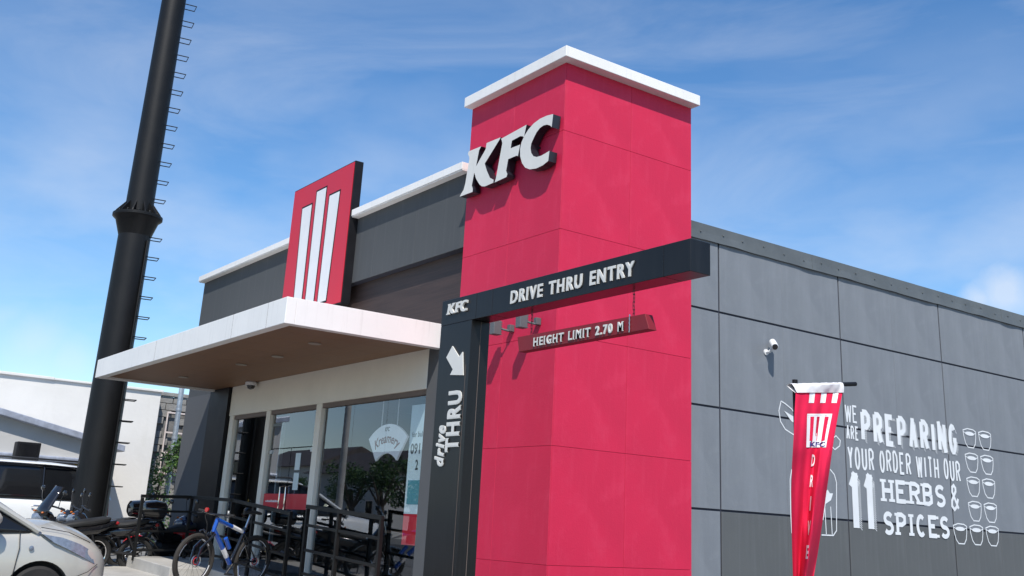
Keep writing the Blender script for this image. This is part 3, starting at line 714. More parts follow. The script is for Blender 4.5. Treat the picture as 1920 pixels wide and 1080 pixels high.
ch.tube([(q.x+0.002*math.sin(i*2), HY-0.008, q.z-0.012*i) for i in range(13)], 0.006, 6); ch.build('chain', 'steel', hb)
# floodlights on the tower
for i, (u, v) in enumerate(((932, 615), (981, 602))):
    q = pY(u, v, -0.17); fx = empty('floodlight', (q.x, 0, q.z), 0, ['small grey floodlight on red tower nearest the black column', 'small grey floodlight above left end of the height bar'][i], 'floodlight', 'floodlights on the tower')
    B(q.x-0.05, q.x+0.045, -0.245, -0.135, q.z-0.085, q.z+0.085).build('housing', 'flood_grey', fx, bevel=0.008)
    fn = MB()
    for k in range(6): fn.box(q.x-0.04, q.x+0.035, -0.134, -0.118, q.z-0.075+k*0.028, q.z-0.066+k*0.028)
    fn.build('fin', 'flood_grey', fx)
    ba = MB(); ba.box(q.x+0.06, q.x+0.12, -0.07, -0.002, q.z-0.035, q.z+0.045); ba.tube([(q.x+0.09, -0.06, q.z-0.03), (q.x+0.07, -0.12, q.z-0.02), (q.x+0.0, -0.13, q.z)], 0.014, 6)
    ba.build('bracket', 'flood_grey', fx, bevel=0.004)
# cctv cameras
q = pX(1452, 650, XW+0.14)
cc = empty('wall_camera', (XW, q.y, q.z), 0, 'white bullet camera on the grey side wall', 'camera')
d = Vector((0.62, -0.5, -0.42)).normalized(); c = Vector((XW+0.13, q.y, q.z+0.03))
MB().tube([c-d*0.10, c-d*0.095, c+d*0.09, c+d*0.10], [0.02, 0.046, 0.046, 0.042], 18).build('housing', 'plastic_white', cc, smooth=True)
MB().tube([c+d*0.1005, c+d*0.112], [0.038, 0.034], 18).build('lens', 'gloss_black', cc, smooth=True)
MB().tube([(XW, q.y-0.01, q.z-0.06), (XW+0.07, q.y-0.01, q.z-0.06), (XW+0.10, q.y, q.z-0.01)], [0.02, 0.02, 0.018], 10).lathe([(0.04, 0.0), (0.04, 0.015)], 16, (XW, q.y-0.01, q.z-0.06), 'X').build('bracket', 'plastic_white', cc, smooth=True)
q = pY(470, 727, -0.12)
c2 = empty('dome_camera', (q.x, q.y, CZ0), 0, 'small dome camera under the brown canopy soffit', 'camera')
MB().lathe([(0.10, 0), (0.10, 0.05), (0.08, 0.07)], 20, (q.x, q.y, CZ0-0.035)).build('base', 'plastic_white', c2, smooth=True)
MB().lathe([(0.005, -0.07), (0.05, -0.055), (0.072, -0.02), (0.075, 0)], 20, (q.x, q.y, CZ0-0.036)).build('dome', 'gloss_black', c2, smooth=True)

# ================================================================== flag banner
FX = 3.72
fb = empty('flag_banner', tuple(pX(1489, 1080, FX).xy)+(0,), 0, 'tall red fabric banner on black pole before the grey side wall', 'banner')
PXF = FX-0.03
pt = pX(1490.5, 712, PXF)
MB().tube([(PXF, pt.y, 0.13), (PXF, pt.y, pt.z+0.0)], 0.022, 10).build('pole', 'black_paint', fb, smooth=True)
B(FX-0.25, FX+0.2, pt.y-0.22, pt.y+0.22, 0.0, 0.13).build('base', 'concrete', fb, bevel=0.02)
a0 = pX(1492, 722, FX); a1 = pX(1604, 720, FX)
MB().tube([(PXF, pt.y, a0.z), (FX, a1.y, a1.z)], 0.018, 10).build('arm', 'black_paint', fb, smooth=True)
MB().tube([(FX, a1.y-0.012, a1.z), (FX, a1.y+0.003, a1.z)], 0.015, 10).build('arm_cap', 'plastic_white', fb, smooth=True)
EL = [(1493, 716), (1492, 735), (1490, 770), (1488, 820), (1485, 870), (1483.5, 920), (1484, 980), (1485.5, 1040), (1487, 1090), (1489, 1180)]
ER = [(1580, 712), (1580, 735), (1573, 770), (1564, 820), (1557, 870), (1550, 920), (1542, 980), (1533, 1040), (1524, 1090), (1516, 1180)]
def edge(Ed, t):
    t = t*(len(Ed)-1); i = min(int(t), len(Ed)-2); f = t-i
    return (Ed[i][0]+(Ed[i+1][0]-Ed[i][0])*f, Ed[i][1]+(Ed[i+1][1]-Ed[i][1])*f)
def cloth(s, t, lift=0.0):
    """s across 0..1, t down 0..1"""
    l = edge(EL, t); r = edge(ER, t); u = l[0]+(r[0]-l[0])*s; v = l[1]+(r[1]-l[1])*s
    amp = 0.012+0.075*t
    dx = amp*math.sin(s*(4+5*t)+1.2+t*2)+0.02*t*math.sin(s*15+t*6)+0.006*math.sin(t*22+s*5)+0.010*min(1, t*3)*math.sin(s*27+t*4)+0.004*math.sin(s*11-t*31)
    return pX(u, v, FX+dx+lift+0.13*min(1, max(0, t-.1)*3.5))
def cloth_patch(s0, s1, t0, t1, lift, name, m, ns=8, ntt=10, parent=fb):
    mb = MB()
    for j in range(ntt+1):
        for i in range(ns+1): mb.v.append(cloth(s0+(s1-s0)*i/ns, t0+(t1-t0)*j/ntt, lift))
    for j in range(ntt):
        for i in range(ns): mb.f.append([j*(ns+1)+i, j*(ns+1)+i+1, (j+1)*(ns+1)+i+1, (j+1)*(ns+1)+i]); mb.mi.append(0)
    return mb.build(name, m, parent, root=fb, smooth=True, recalc=False)
cl = cloth_patch(0, 1, 0.11, 1, 0, 'cloth', 'cloth_red', 26, 70)
sl = MB(); nsl = 30                         # white sleeve wrapped round the arm, open at both ends
aA = Vector((FX-.02, a0.y, a0.z)); aB = Vector((FX, a1.y, a1.z))
for i in range(nsl+1):
    s = i/nsl; low = cloth(s, 0.115, 0.0); c = aA+(aB-aA)*((low.y-aA.y)/(aB.y-aA.y)); wv = .004*math.sin(i*1.1)+.003*math.sin(i*2.7)
    for dx, dz in ((0.012, 0.0), (0.020+wv, 0.35), (0.028+wv, 0.72), (0.030, 1.0), (0.022, 1.16), (0, 1.24+wv*4), (-0.022, 1.16), (-0.030, 1.0), (-0.022, .5), (-0.006, 0.0)):
        sl.v.append(Vector((low.x+(c.x-low.x)*min(1, dz)+dx, low.y, low.z+(c.z-low.z)*dz)))
for i in range(nsl):
    for k in range(10): sl.f.append([i*10+k, i*10+(k+1) % 10, i*10+10+(k+1) % 10, i*10+10+k]); sl.mi.append(0)
sl.build('sleeve', 'cloth_white', fb, smooth=True)
for s0 in (0.30, 0.55, 0.80): cloth_patch(s0, s0+0.115, 0.116, 0.176, 0.0035, 'white_tab', 'cloth_white', 4, 4, cl)
# emblem: plain striped bucket badge
cloth_patch(0.29, 0.86, 0.235, 0.242, 0.004, 'badge_border', 'cloth_white', 8, 1, cl)
def trap(sl0, sr0, sl1, sr1, t0, t1, lift, name, m):
    mb = MB(); ns, n2 = 6, 8
    for j in range(n2+1):
        f = j/n2
        for i in range(ns+1):
            a = sl0+(sl1-sl0)*f; b = sr0+(sr1-sr0)*f; mb.v.append(cloth(a+(b-a)*i/ns, t0+(t1-t0)*f, lift))
    for j in range(n2):
        for i in range(ns): mb.f.append([j*(ns+1)+i, j*(ns+1)+i+1, (j+1)*(ns+1)+i+1, (j+1)*(ns+1)+i]); mb.mi.append(0)
    mb.build(name, m, cl, root=fb, smooth=True, recalc=False)
trap(.29, .86, .335, .83, .2425, .375, .004, 'badge', 'cloth_white')
trap(.32, .455, .355, .475, .247, .347, .0062, 'badge_stripe', 'cloth_red')
trap(.52, .635, .535, .635, .247, .347, .0062, 'badge_stripe', 'cloth_red')
trap(.70, .83, .69, .80, .247, .347, .0062, 'badge_stripe', 'cloth_red')
def cloth_text(s, s0, s1, t0, t1, m, bold, name, rot=False):
    me = text_mesh(s, bold); xs = [v.co.x for v in me.vertices]; ys = [v.co.y for v in me.vertices]
    x0, x1, y0, y1 = min(xs), max(xs), min(ys), max(ys); bm = bmesh.new(); bm.from_mesh(me); bpy.data.meshes.remove(me)
    for v in bm.verts:
        a = (v.co.x-x0)/(x1-x0); b = (v.co.y-y0)/(y1-y0)
        v.co = cloth(s0+(s1-s0)*a, t1+(t0-t1)*b, 0.0085)-org(fb)
    me = bpy.data.meshes.new(name); bm.to_mesh(me); bm.free(); me.materials.append(MAT[m])
    o = bpy.data.objects.new(name, me); COL.objects.link(o); o.parent = cl
cloth_text('KFC', .42, .80, .352, .372, 'text_navy', 0.03, 'badge_text')
for i, c in enumerate('DRIVE'): cloth_text(c, (.50 if c != 'I' else .53)+.01*i, (.585 if c != 'I' else .56)+.012*i, .405+.085*i, .455+.085*i, 'cloth_white', 0.03, 'banner_text')

# ================================================================== sign mast
mq = pD(236, 540, 22.0); MX, MY = mq.x, mq.y
ma = empty('sign_mast', (MX, MY, 0.2), 0, 'tall black steel mast with climbing rungs left of the canopy', 'mast')
zf = pD(258, 408, 22.0).z
MB().tube([(MX, MY, 0.15), (MX, MY, zf-0.22)], [0.335, 0.315], 32).build('lower_shaft', 'pole_black', ma, smooth=True)
MB().tube([(MX, MY, zf+0.1), (MX, MY, 14.5)], [0.275, 0.235], 32).build('upper_shaft', 'pole_black', ma, smooth=True)
fl = MB().lathe([(0.30, -0.45), (0.42, -0.08), (0.49, -0.02), (0.49, 0.0)], 32, (MX, MY, zf)).build('flange', 'pole_black', ma, smooth=True)
MB().lathe([(0.49, 0.003), (0.49, 0.035), (0.28, 0.036)], 32, (MX, MY, zf)).build('flange', 'pole_black', ma, smooth=True)
for k in range(12):
    a = 2*PI*k/12; c, s = math.cos(a), math.sin(a); t = Vector((-s, c, 0))*0.012
    g0 = [Vector((MX+c*0.25, MY+s*0.25, zf+0.036)), Vector((MX+c*0.47, MY+s*0.47, zf+0.036)), Vector((MX+c*0.44, MY+s*0.44, zf+0.09)), Vector((MX+c*0.27, MY+s*0.27, zf+0.30))]
    MB().prism([p-t for p in g0], t*2).build('gusset', 'pole_black', ma)
for k in range(12):
    a = 2*PI*(k+.5)/12; MB().lathe([(0.022, 0.036), (0.022, 0.075), (0.012, 0.09)], 6, (MX+.42*math.cos(a), MY+.42*math.sin(a), zf)).build('bolt', 'pole_black', ma)
MB().tube([(MX+.28, MY+.20, .2), (MX+.275, MY+.195, zf-.5)], .022, 8).build('conduit', 'pole_black', ma, smooth=True)
rd = Vector((0.16, 0.98, 0)).normalized(); rp = Vector((-rd.y, rd.x, 0))
z = 1.6
while z < 14.4:
    if abs(z-zf) > 0.24:
        r = 0.31 if z < zf else 0.262
        c = Vector((MX, MY, z)); MB().tube([c+rd*r*0.9+rp*0.13, c+rd*(r+0.21)+rp*0.13, c+rd*(r+0.21)-rp*0.13, c+rd*r*0.9-rp*0.13], 0.011, 6).build('rung', 'pole_black', ma, smooth=True)
    z += 0.405

# ================================================================== handrails
def rail(name, pts, label, posts, hs=(0.0, 0.24, 0.56, 0.86)):
    """pts: path of the top rail; each post and rail a part"""
    c = pts[0]; r = empty(name, (c[0], c[1], c[2]-1.0), 0, label, 'railing', 'black steel railings at the entrance')
    for i, h in enumerate(hs):
        for a, b in zip(pts, pts[1:]):
            a = Vector(a); b = Vector(b); dd = (b-a).normalized(); nn = Vector((-dd.y, dd.x, 0)).normalized()
            hw = 0.024 if i == 0 else 0.016; ht = 0.026 if i == 0 else 0.018
            a = a-Vector((0, 0, h)); b = b-Vector((0, 0, h)); e = dd*(0.03 if i == 0 else -0.03); 
            a = a-e; b = b+e; up = Vector((0, 0, ht))
            MB().add([a-nn*hw-up, b-nn*hw-up, b+nn*hw-up, a+nn*hw-up, a-nn*hw+up, b-nn*hw+up, b+nn*hw+up, a+nn*hw+up], [(0, 3, 2, 1), (4, 5, 6, 7), (0, 1, 5, 4), (1, 2, 6, 5), (2, 3, 7, 6), (3, 0, 4, 7)]).build('rail', 'rail_black', r, bevel=0.004)
    for p in posts: B(p[0]-0.025, p[0]+0.025, p[1]-0.025, p[1]+0.025, p[2]-1.02, p[2]-0.027).build('post', 'rail_black', r, bevel=0.004)
    return r
P1 = pD(268, 930, 19.3); P2 = pD(349, 932, 19.85); P2.x = P1.x
yr = P2.y
def on(u, v): return pY(u, v, yr)
pm, p3, p4 = on(437, 938), on(478, 944), on(545, 963)
rail('handrail', [P1, P2, pm, p4], 'black steel railing around landing behind the blue bicycle', [P1, P2, pm, p4, on(478, 945.5)])
q1, q2, q3 = on(578, 950), on(637, 959), on(716, 971)
rail('handrail', [q1, q3], 'black steel railing before the large shop window', [q1, q2, q3])

# ================================================================== bicycle (built along +x, wheels on z = 0)
def ring(cx, cz, R, r, n=40, m=8, y=0.0):
    mb = MB(); mb.tube([(cx+R*math.cos(2*PI*i/n), y, cz+R*math.sin(2*PI*i/n)) for i in range(n)], r, m, closed=True); return mb
def bicycle():
    b = empty('bicycle', (0, 0, 0), 0, 'blue and white mountain bike leaning by the black entrance railing', 'bicycle'); Rw = 0.315
    F, Rr = Vector((0.54, 0, 0.345)), Vector((-0.53, 0, 0.345))
    for c in (F, Rr):
        wl = ring(c.x, c.z, Rw, 0.030).build('wheel', 'tyre_dusty', b, smooth=True)
        rm = MB(); n = 40
        rm.tube([(c.x+0.277*math.cos(2*PI*i/n), 0, c.z+0.277*math.sin(2*PI*i/n)) for i in range(n)], 0.012, 6, closed=True)
        rm.build('rim', 'gloss_black', wl, root=b, smooth=True)
        for k in range(4):
            a0 = k*PI/2+0.2
            for sd_ in (-1, 1): MB().tube([(c.x+0.278*math.cos(a0+i*.09), 0.0105*sd_, c.z+0.278*math.sin(a0+i*.09)) for i in range(8)], 0.006, 5).build('rim_decal', 'sign_white', wl, root=b)
        for k in range(20):
            a = 2*PI*k/20; sgn = 1 if k % 2 else -1
            MB().tube([(c.x+0.02*math.cos(a+1), 0.025*sgn, c.z+0.02*math.sin(a+1)), (c.x+0.272*math.cos(a), 0, c.z+0.272*math.sin(a))], 0.0016, 4).build('spoke', 'dark_metal', wl, root=b)
        MB().lathe([(0.024, -0.035), (0.024, 0.035)], 12, tuple(c), 'Y').build('hub', 'dark_metal', wl, root=b, smooth=True)
        ring(c.x, c.z, 0.075, 0.006, 24, 5, 0.042).build('brake_disc', 'steel', wl, root=b, smooth=True)
        ring(c.x, c.z, 0.045, 0.007, 16, 5, 0.042).build('disc_carrier', 'moto_red', wl, root=b, smooth=True)
    H0, H1 = Vector((0.29, 0, 0.74)), Vector((0.255, 0, 0.87)); BBk = Vector((-0.11, 0, 0.31)); S0 = Vector((-0.27, 0, 0.72)); SS = Vector((-0.335, 0, 0.96))
    fr = MB(); fr.tube([H1+Vector((0, 0, .02)), H0-Vector((-.01, 0, .03))], 0.028, 10)
    fr.tube([H0, H0.lerp(BBk, .5), BBk], [0.030, 0.034, 0.032], 10)
    fr.tube([H1, S0], [0.028, 0.022], 10)
    fr.build('frame', 'bike_blue', b, smooth=True)
    f2 = MB(); f2.tube([BBk, S0, S0+Vector((-.02, 0, .06))], 0.022, 10)
    for s in (-1, 1):
        f2.tube([BBk+Vector((-.03, .03*s, 0)), Rr+Vector((0.12, .055*s, 0)), Rr+Vector((0, .065*s, 0))], 0.012, 8); f2.tube([S0+Vector((0, .02*s, -.02)), Rr+Vector((0, .065*s, 0.01))], 0.010, 8)
    f2.build('rear_frame', 'gloss_black', b, smooth=True)
    MB().tube([H1.lerp(S0, .55)+Vector((0, 0, .001)), H1.lerp(S0, .95)], [0.0275, 0.0245], 10).build('frame_band', 'sign_white', b, smooth=True)
    MB().tube([H0.lerp(BBk, .55), H0.lerp(BBk, .8)], [0.0352, 0.0346], 10).build('frame_band', 'sign_white', b, smooth=True)
    fk = MB(); fk.tube([H0-Vector((-.012, 0, .03)), H0-Vector((-.02, 0, .07))], 0.03, 8)
    for s in (-1, 1): fk.tube([H0+Vector((.02, .055*s, -.05)), F+Vector((-.03, .06*s, .16)), F+Vector((0, .06*s, 0))], [0.017, 0.021, 0.016], 8)
    fk.tube([F+Vector((-.06, -.06, .36)), F+Vector((-.075, 0, .39)), F+Vector((-.06, .06, .36))], 0.014, 8)
    fk.build('fork', 'gloss_black', b, smooth=True)
    hb = MB(); hb.tube([H1+Vector((0, 0, .02)), H1+Vector((.05, 0, .06))], 0.018, 8); hb.tube([(0.30, -.34, .955), (0.31, -.1, .935), (0.31, .1, .935), (0.30, .34, .955)], 0.013, 8)
    hb.build('handlebar', 'gloss_black', b, smooth=True)
    for s in (-1, 1): 
        MB().tube([(0.30, .34*s, .955), (0.298, .22*s, .951)], 0.018, 8).build('grip', 'rubber', b, smooth=True)
        MB().tube([(0.31, .2*s, .95), (0.36, .22*s, .93), (0.36, .30*s, .925)], 0.006, 6).build('brake_lever', 'dark_metal', b, smooth=True)
        MB().tube([(0.31, .15*s, .95), (0.40, .10*s, .90), (0.38, .05*s, .80), (0.35, .05*s, .6)], 0.004, 5).build('cable', 'rubber', b)
    MB().lathe([(0.03, -.012), (0.03, .012)], 12, (0.33, -.16, .975), 'X').build('bell', 'moto_red', b, smooth=True)
    MB().tube([S0, SS], 0.014, 8).build('seat_post', 'steel', b, smooth=True)
    sd = MB(); prof = [(-.15, .075, .0), (-.09, .072, .012), (0.0, .04, .006), (.08, .022, .002), (.13, .014, -.008)]
    for x, hw, dz in prof:
        for a in range(10):
            t = 2*PI*a/10; sd.v.append(Vector((SS.x+x, hw*math.cos(t), SS.z+0.02+dz+0.022*math.sin(t))))
    for i in range(4):
        for a in range(10): sd.f.append([i*10+a, i*10+(a+1) % 10, (i+1)*10+(a+1) % 10, (i+1)*10+a]); sd.mi.append(0)
    sd.f += [list(range(10))[::-1], [40+a for a in range(10)]]; sd.mi += [0, 0]
    sd.build('saddle', 'seat_black', b, smooth=True)
    cr = ring(BBk.x, BBk.z, 0.088, 0.006, 28, 5, -0.06).build('chainring', 'dark_metal', b, smooth=True)
    for s in (-1, 1):
        e = BBk+Vector((0.12*s, 0.085*s, -0.12*s)); MB().tube([BBk+Vector((0, .06*s, 0)), e], [0.016, 0.011], 8).build('crank', 'dark_metal', b, smooth=True)
        B(e.x-.045, e.x+.045, e.y+.01*s-.04+.04*s, e.y+.01*s+.04+.04*s, e.z-.012, e.z+.012).build('pedal', 'dark_metal', b, bevel=0.004)
    MB().tube([BBk+Vector((0, -.06, .088)), Rr+Vector((0, -.06, .05))], 0.004, 5).tube([BBk+Vector((0, -.06, -.088)), Rr+Vector((0, -.06, -.09))], 0.004, 5).build('chain', 'dark_metal', b)
    MB().tube([BBk+Vector((-.1, .06, -.02)), (-.2, .17, 0.0)], 0.009, 6).build('kickstand', 'steel', b)
    bt = MB(); c = H0.lerp(BBk, .45); bt.tube([c+Vector((-.06, 0, .09)), c+Vector((-.16, 0, -.04))], 0.03, 10); bt.build('bottle', 'bike_blue', b, smooth=True)
    return b
bk = bicycle()
fwp, rwp = pD(370, 1046, 15.5), pD(463, 1050, 16.15)
dirb = (fwp-rwp); bk.location = ((fwp.x+rwp.x)/2, (fwp.y+rwp.y)/2, 0.245); bk.rotation_euler = (math.radians(-5), 0, math.atan2(dirb.y, dirb.x)); bk.scale = (1.02, 1.02, 1.02)

# ================================================================== cars
def loft(mb, secs, closed_ends=True):
    n = len(secs[0]); o = len(mb.v)
    for s in secs: mb.v += [Vector(p) for p in s]
    for i in range(len(secs)-1):
        for k in range(n): mb.f.append([o+i*n+k, o+i*n+(k+1) % n, o+(i+1)*n+(k+1) % n, o+(i+1)*n+k]); mb.mi.append(0)
    mb.f.append([o+k for k in range(n)][::-1]); mb.mi.append(0); mb.f.append([o+(len(secs)-1)*n+k for k in range(n)]); mb.mi.append(0)
def apply_cut(o, cutters):
    for c in cutters:
        m = o.modifiers.new('b', 'BOOLEAN'); m.operation = 'DIFFERENCE'; m.object = c; m.solver = 'EXACT'
    dg = bpy.context.evaluated_depsgraph_get(); me = bpy.data.meshes.new_from_object(o.evaluated_get(dg))
    o.modifiers.clear(); o.data = me
    for c in cutters: bpy.data.objects.remove(c)
    for p in me.polygons: p.use_smooth = True
    me.set_sharp_from_angle(angle=math.radians(35))
def interp(tab, x):
    if x <= tab[0][0]: return tab[0][1:]
    for a, b in zip(tab, tab[1:]):
        if a[0] <= x <= b[0]:
            t = (x-a[0])/(b[0]-a[0]); return tuple(p+(q-p)*t for p, q in zip(a[1:], b[1:]))
    return tab[-1][1:]
def car(name, paint, lower, upper, axles, rw, hw, label, cat, group, pillars, rails=False):
    """lower: (x, z bottom, z shoulder, half width, crown); upper: (x, z top, half width at belt, half width at roof, z belt)"""
    c = empty(name, (0, 0, 0), 0, label, cat, group)
    mb = MB(); secs = []
    for x, zb, zt, w, cr in lower:
        h = zt-zb
        half = [(0, zb), (w*.80, zb), (w*.95, zb+h*.12), (w*1.0, zb+h*.42), (w*.985, zb+h*.70), (w*.955, zb+h*.88), (w*.88, zt), (w*.5, zt+cr*.8), (0, zt+cr)]
        secs.append([(x, y, z) for y, z in half]+[(x, -y, z) for y, z in half[-2:0:-1]])
    loft(mb, secs); body = mb.build('body', paint, c, smooth=True)
    ss = body.modifiers.new('s', 'SUBSURF'); ss.levels = 2; ss.render_levels = 2
    cut = []
    for ax in axles:
        k = MB().lathe([(rw+0.055, -hw-.3), (rw+0.055, -hw+0.24)], 36, (ax, 0, rw), 'Y').build('cut', paint); cut.append(k)
        k = MB().lathe([(rw+0.055, hw-.24), (rw+0.055, hw+.3)], 36, (ax, 0, rw), 'Y').build('cut', paint); cut.append(k)
    apply_cut(body, cut)
    for ax in axles:
        for s in (-1, 1):
            yo = s*(hw-0.105); wl = MB().lathe([(rw*.62, -.095), (rw*.9, -.1), (rw, -.07), (rw, .07), (rw*.9, .1), (rw*.62, .095)], 32, (ax, yo, rw), 'Y').build('wheel', 'rubber', c, smooth=True)
            rim = MB().lathe([(rw*.64, -.07), (rw*.60, .085*s), (rw*.57, .05*s), (0.03, .04*s)], 28, (ax, yo, rw), 'Y').build('rim', 'chrome', wl, root=c, smooth=True)
            sp = MB()
            for k in range(7):
                a = 2*PI*k/7; sp.tube([(ax+.04*math.cos(a), yo+.06*s, rw+.04*math.sin(a)), (ax+rw*.58*math.cos(a), yo+.078*s, rw+rw*.58*math.sin(a))], 0.018, 6)
            sp.build('spoke', 'galvanised', wl, root=c, smooth=True)
            MB().lathe([(rw+0.05, -.12), (rw+0.05, .10)], 24, (ax, s*(hw-0.30), rw), 'Y').build('arch_liner', 'rubber', c)
    # glazed upper body, then painted roof and pillars over it
    mb = MB(); secs = []
    for x, zt, wb, wr, zb in upper:
        h = zt-zb; half = [(0, zb-.06), (wb, zb-.06), (wb, zb), (wr+(wb-wr)*.25, zb+h*.6), (wr, zt-.05), (wr*.86, zt-.005), (0, zt+.02)]
        secs.append([(x, y, z) for y, z in half]+[(x, -y, z) for y, z in half[-2:0:-1]])
    loft(mb, secs); gh = mb.build('glasshouse', 'car_glass', c, smooth=True)
    ss = gh.modifiers.new('s', 'SUBSURF'); ss.levels = 2; ss.render_levels = 2
    r0, r1 = pillars['roof']
    mb = MB(); secs = []; n = 12
    for i in range(n+1):
        x = r0+(r1-r0)*i/n; zt, wb, wr, zb = interp(upper, x)
        half = [(0, zt-.04), (wr*.9, zt-.07), (wr*1.035, zt-.075), (wr*1.02, zt-.025), (wr*.84, zt+.008), (0, zt+.028)]
        secs.append([(x, y, z) for y, z in half]+[(x, -y, z) for y, z in half[-2:0:-1]])
    loft(mb, secs); mb.build('roof', paint, c, smooth=True).modifiers.new('s', 'SUBSURF').render_levels = 1
    for (xa, xb_, wd) in pillars['posts']:
        for s in (-1, 1):
            pts = []; rr = []
            for t in [i/8 for i in range(9)]:
                x = xa+(xb_-xa)*t; zt, wb, wr, zb = interp(upper, x)
                za, wa = interp(upper, xa)[3], interp(upper, xa)[1]; ze, we = interp(upper, xb_)[0]-.05, interp(upper, xb_)[2]
                pts.append((x, s*(wa+(we-wa)*t**1.1+0.006), za+(ze-za)*t)); rr.append(wd)
            MB().tube(pts, rr, 8).build('pillar', paint if wd > .02 else 'gloss_black', c, smooth=True)
    if rails:
        for s in (-1, 1):
            zt, wb, wr, zb = interp(upper, (r0+r1)/2)
            MB().tube([(r0+.25, s*wr*.93, zt-.03), (r0+.35, s*wr*.93, zt+.05), (r1-.4, s*wr*.93, zt+.05), (r1-.3, s*wr*.93, zt-.03)], 0.018, 8).build('roof_rail', 'dark_metal', c, smooth=True)
    return c
def side_line(c, pts, m, parent=None, r=0.005, name='door_seam'):
    return MB().tube(pts, r, 5).build(name, m, c)
h_lower = [(-1.80, .40, .74, .60, .02), (-1.76, .28, .90, .70, .02), (-1.5, .20, .97, .775, .02), (-.9, .18, .955, .80, .02), (0, .18, .935, .80, .02), (.6, .18, .93, .80, .02), (.95, .19, .965, .805, .10), (1.25, .20, .93, .80, .115), (1.5, .20, .865, .775, .11), (1.68, .21, .775, .72, .08), (1.78, .25, .67, .62, .05), (1.82, .32, .56, .48, .02)]
h_upper = [(-1.74, .98, .66, .60, .93), (-1.55, 1.30, .74, .58, .95), (-1.25, 1.44, .77, .585, .95), (-.6, 1.49, .785, .60, .94), (-.1, 1.49, .785, .60, .93), (.15, 1.44, .785, .59, .93), (.5, 1.27, .78, .62, .93), (.85, 1.06, .765, .68, .93), (1.02, .955, .74, .70, .92)]
def hatchback(paint, label, group):
    c = car('hatchback', paint, h_lower, h_upper, (1.05, -1.18), 0.285, 0.80, label, 'car', group, {'roof': (-1.62, .12), 'posts': [(.98, .12, .034), (-.42, -.40, .03), (-1.66, -1.35, .05)]})
    for s in (-1, 1):
        # headlamp, mirror, door seams, handle, side repeater
        hl = MB(); top = [(1.00, .765, .885), (1.22, .758, .855), (1.42, .728, .795), (1.58, .680, .720), (1.69, .615, .655)]; bot = [(1.12, .782, .83), (1.28, .775, .765), (1.46, .748, .685), (1.60, .700, .620), (1.71, .615, .575)]
        n = len(top); hl.v += [Vector((x+.012, s*(y+.024), z+.012)) for x, y, z in top]+[Vector((x+.016, s*(y+.030), z-.012)) for x, y, z in bot]+[Vector((x-.05, s*(y-.07), z)) for x, y, z in top]+[Vector((x-.05, s*(y-.07), z)) for x, y, z in bot]
        for i in range(n-1):
            hl.f += [[i, i+1, n+i+1, n+i], [i, i+1, 2*n+i+1, 2*n+i], [n+i, n+i+1, 3*n+i+1, 3*n+i]]; hl.mi += [0, 0, 0]
        hl.build('headlamp', 'lens', c, smooth=True)
        mi = MB(); cc = Vector((.46, s*.92, 1.03))
        for i, (dx, hy, hz) in enumerate([(-.07, .075, .065), (-.05, .095, .082), (.0, .095, .085), (.06, .07, .065), (.09, .03, .03)]):
            for a in range(12): t = 2*PI*a/12; mi.v.append(cc+Vector((dx, hy*math.cos(t), hz*math.sin(t))))
        for i in range(4):
            for a in range(12): mi.f.append([i*12+a, i*12+(a+1) % 12, i*12+12+(a+1) % 12, i*12+12+a]); mi.mi.append(0)
        mi.f += [list(range(12)), [48+a for a in range(12)][::-1]]; mi.mi += [0, 0]
        mo = mi.build('mirror', paint, c, smooth=True)
        MB().tube([(.46, s*.78, .95), (.46, s*.88, .97)], [.03, .035], 8).build('mirror_arm', 'rubber', mo, root=c, smooth=True)
        for xd in (.80, -.42):
            side_line(c, [(xd-.02, s*.765, .93), (xd, s*.805, .75), (xd-.02, s*.806, .5), (xd-.06, s*.79, .28)], 'rubber', r=.0045)
        side_line(c, [(1.0, s*.725, .965), (1.3, s*.71, .925), (1.55, s*.66, .83), (1.7, s*.5, .70)], 'rubber', r=.004, name='bonnet_seam')
        side_line(c, [(1.36, s*.803, .44), (1.55, s*.777, .52), (1.66, s*.715, .60)], 'rubber', r=.004, name='bumper_seam')
        side_line(c, [(.3, s*.812, .74), (.12, s*.812, .745)], 'chrome', r=.012, name='door_handle')
        MB().lathe([(.025, 0), (.025, .012*s), (.015, .018*s)], 14, (.92, s*.797, .75), 'Y').build('side_repeater', 'lens', c, smooth=True)
        MB().prism([(-1.72, s*.735, .95), (-1.74, s*.70, .62), (-1.62, s*.782, .66), (-1.60, s*.782, .95)], (0, .012*s, 0)).build('tail_lamp', 'tail_red', c)
    MB().tube([(1.02, -.5, .985), (1.0, 0, 1.0), (1.02, .5, .985)], .014, 6).build('cowl', 'rubber', c)
    B(1.785, 1.80, -.26, .26, .36, .46).build('number_plate', 'sign_white', c)
    return c
hc = hatchback('car_silver', 'pale silver hatchback at lower left, nose toward the entrance', None)
hc.location = (-4.27, -5.24, 0.0); hc.rotation_euler = (0, 0, PI/2)
s_lower = [(-2.38, .50, .95, .72, .01), (-2.33, .36, 1.12, .84, .01), (-2.05, .30, 1.15, .90, .01), (-1.0, .28, 1.14, .92, .01), (0, .28, 1.13, .92, .01), (1.0, .28, 1.12, .92, .03), (1.35, .29, 1.11, .91, .06), (1.8, .30, 1.07, .89, .06), (2.2, .32, .98, .82, .04), (2.34, .38, .85, .72, .02), (2.38, .5, .75, .6, .01)]
s_upper = [(-2.33, 1.18, .80, .74, 1.12), (-2.18, 1.55, .84, .72, 1.13), (-2.0, 1.74, .86, .71, 1.13), (-1.2, 1.80, .88, .72, 1.13), (-.2, 1.80, .88, .72, 1.12), (.25, 1.75, .88, .71, 1.12), (.75, 1.46, .87, .75, 1.12), (1.15, 1.2, .86, .79, 1.11), (1.3, 1.13, .84, .79, 1.10)]
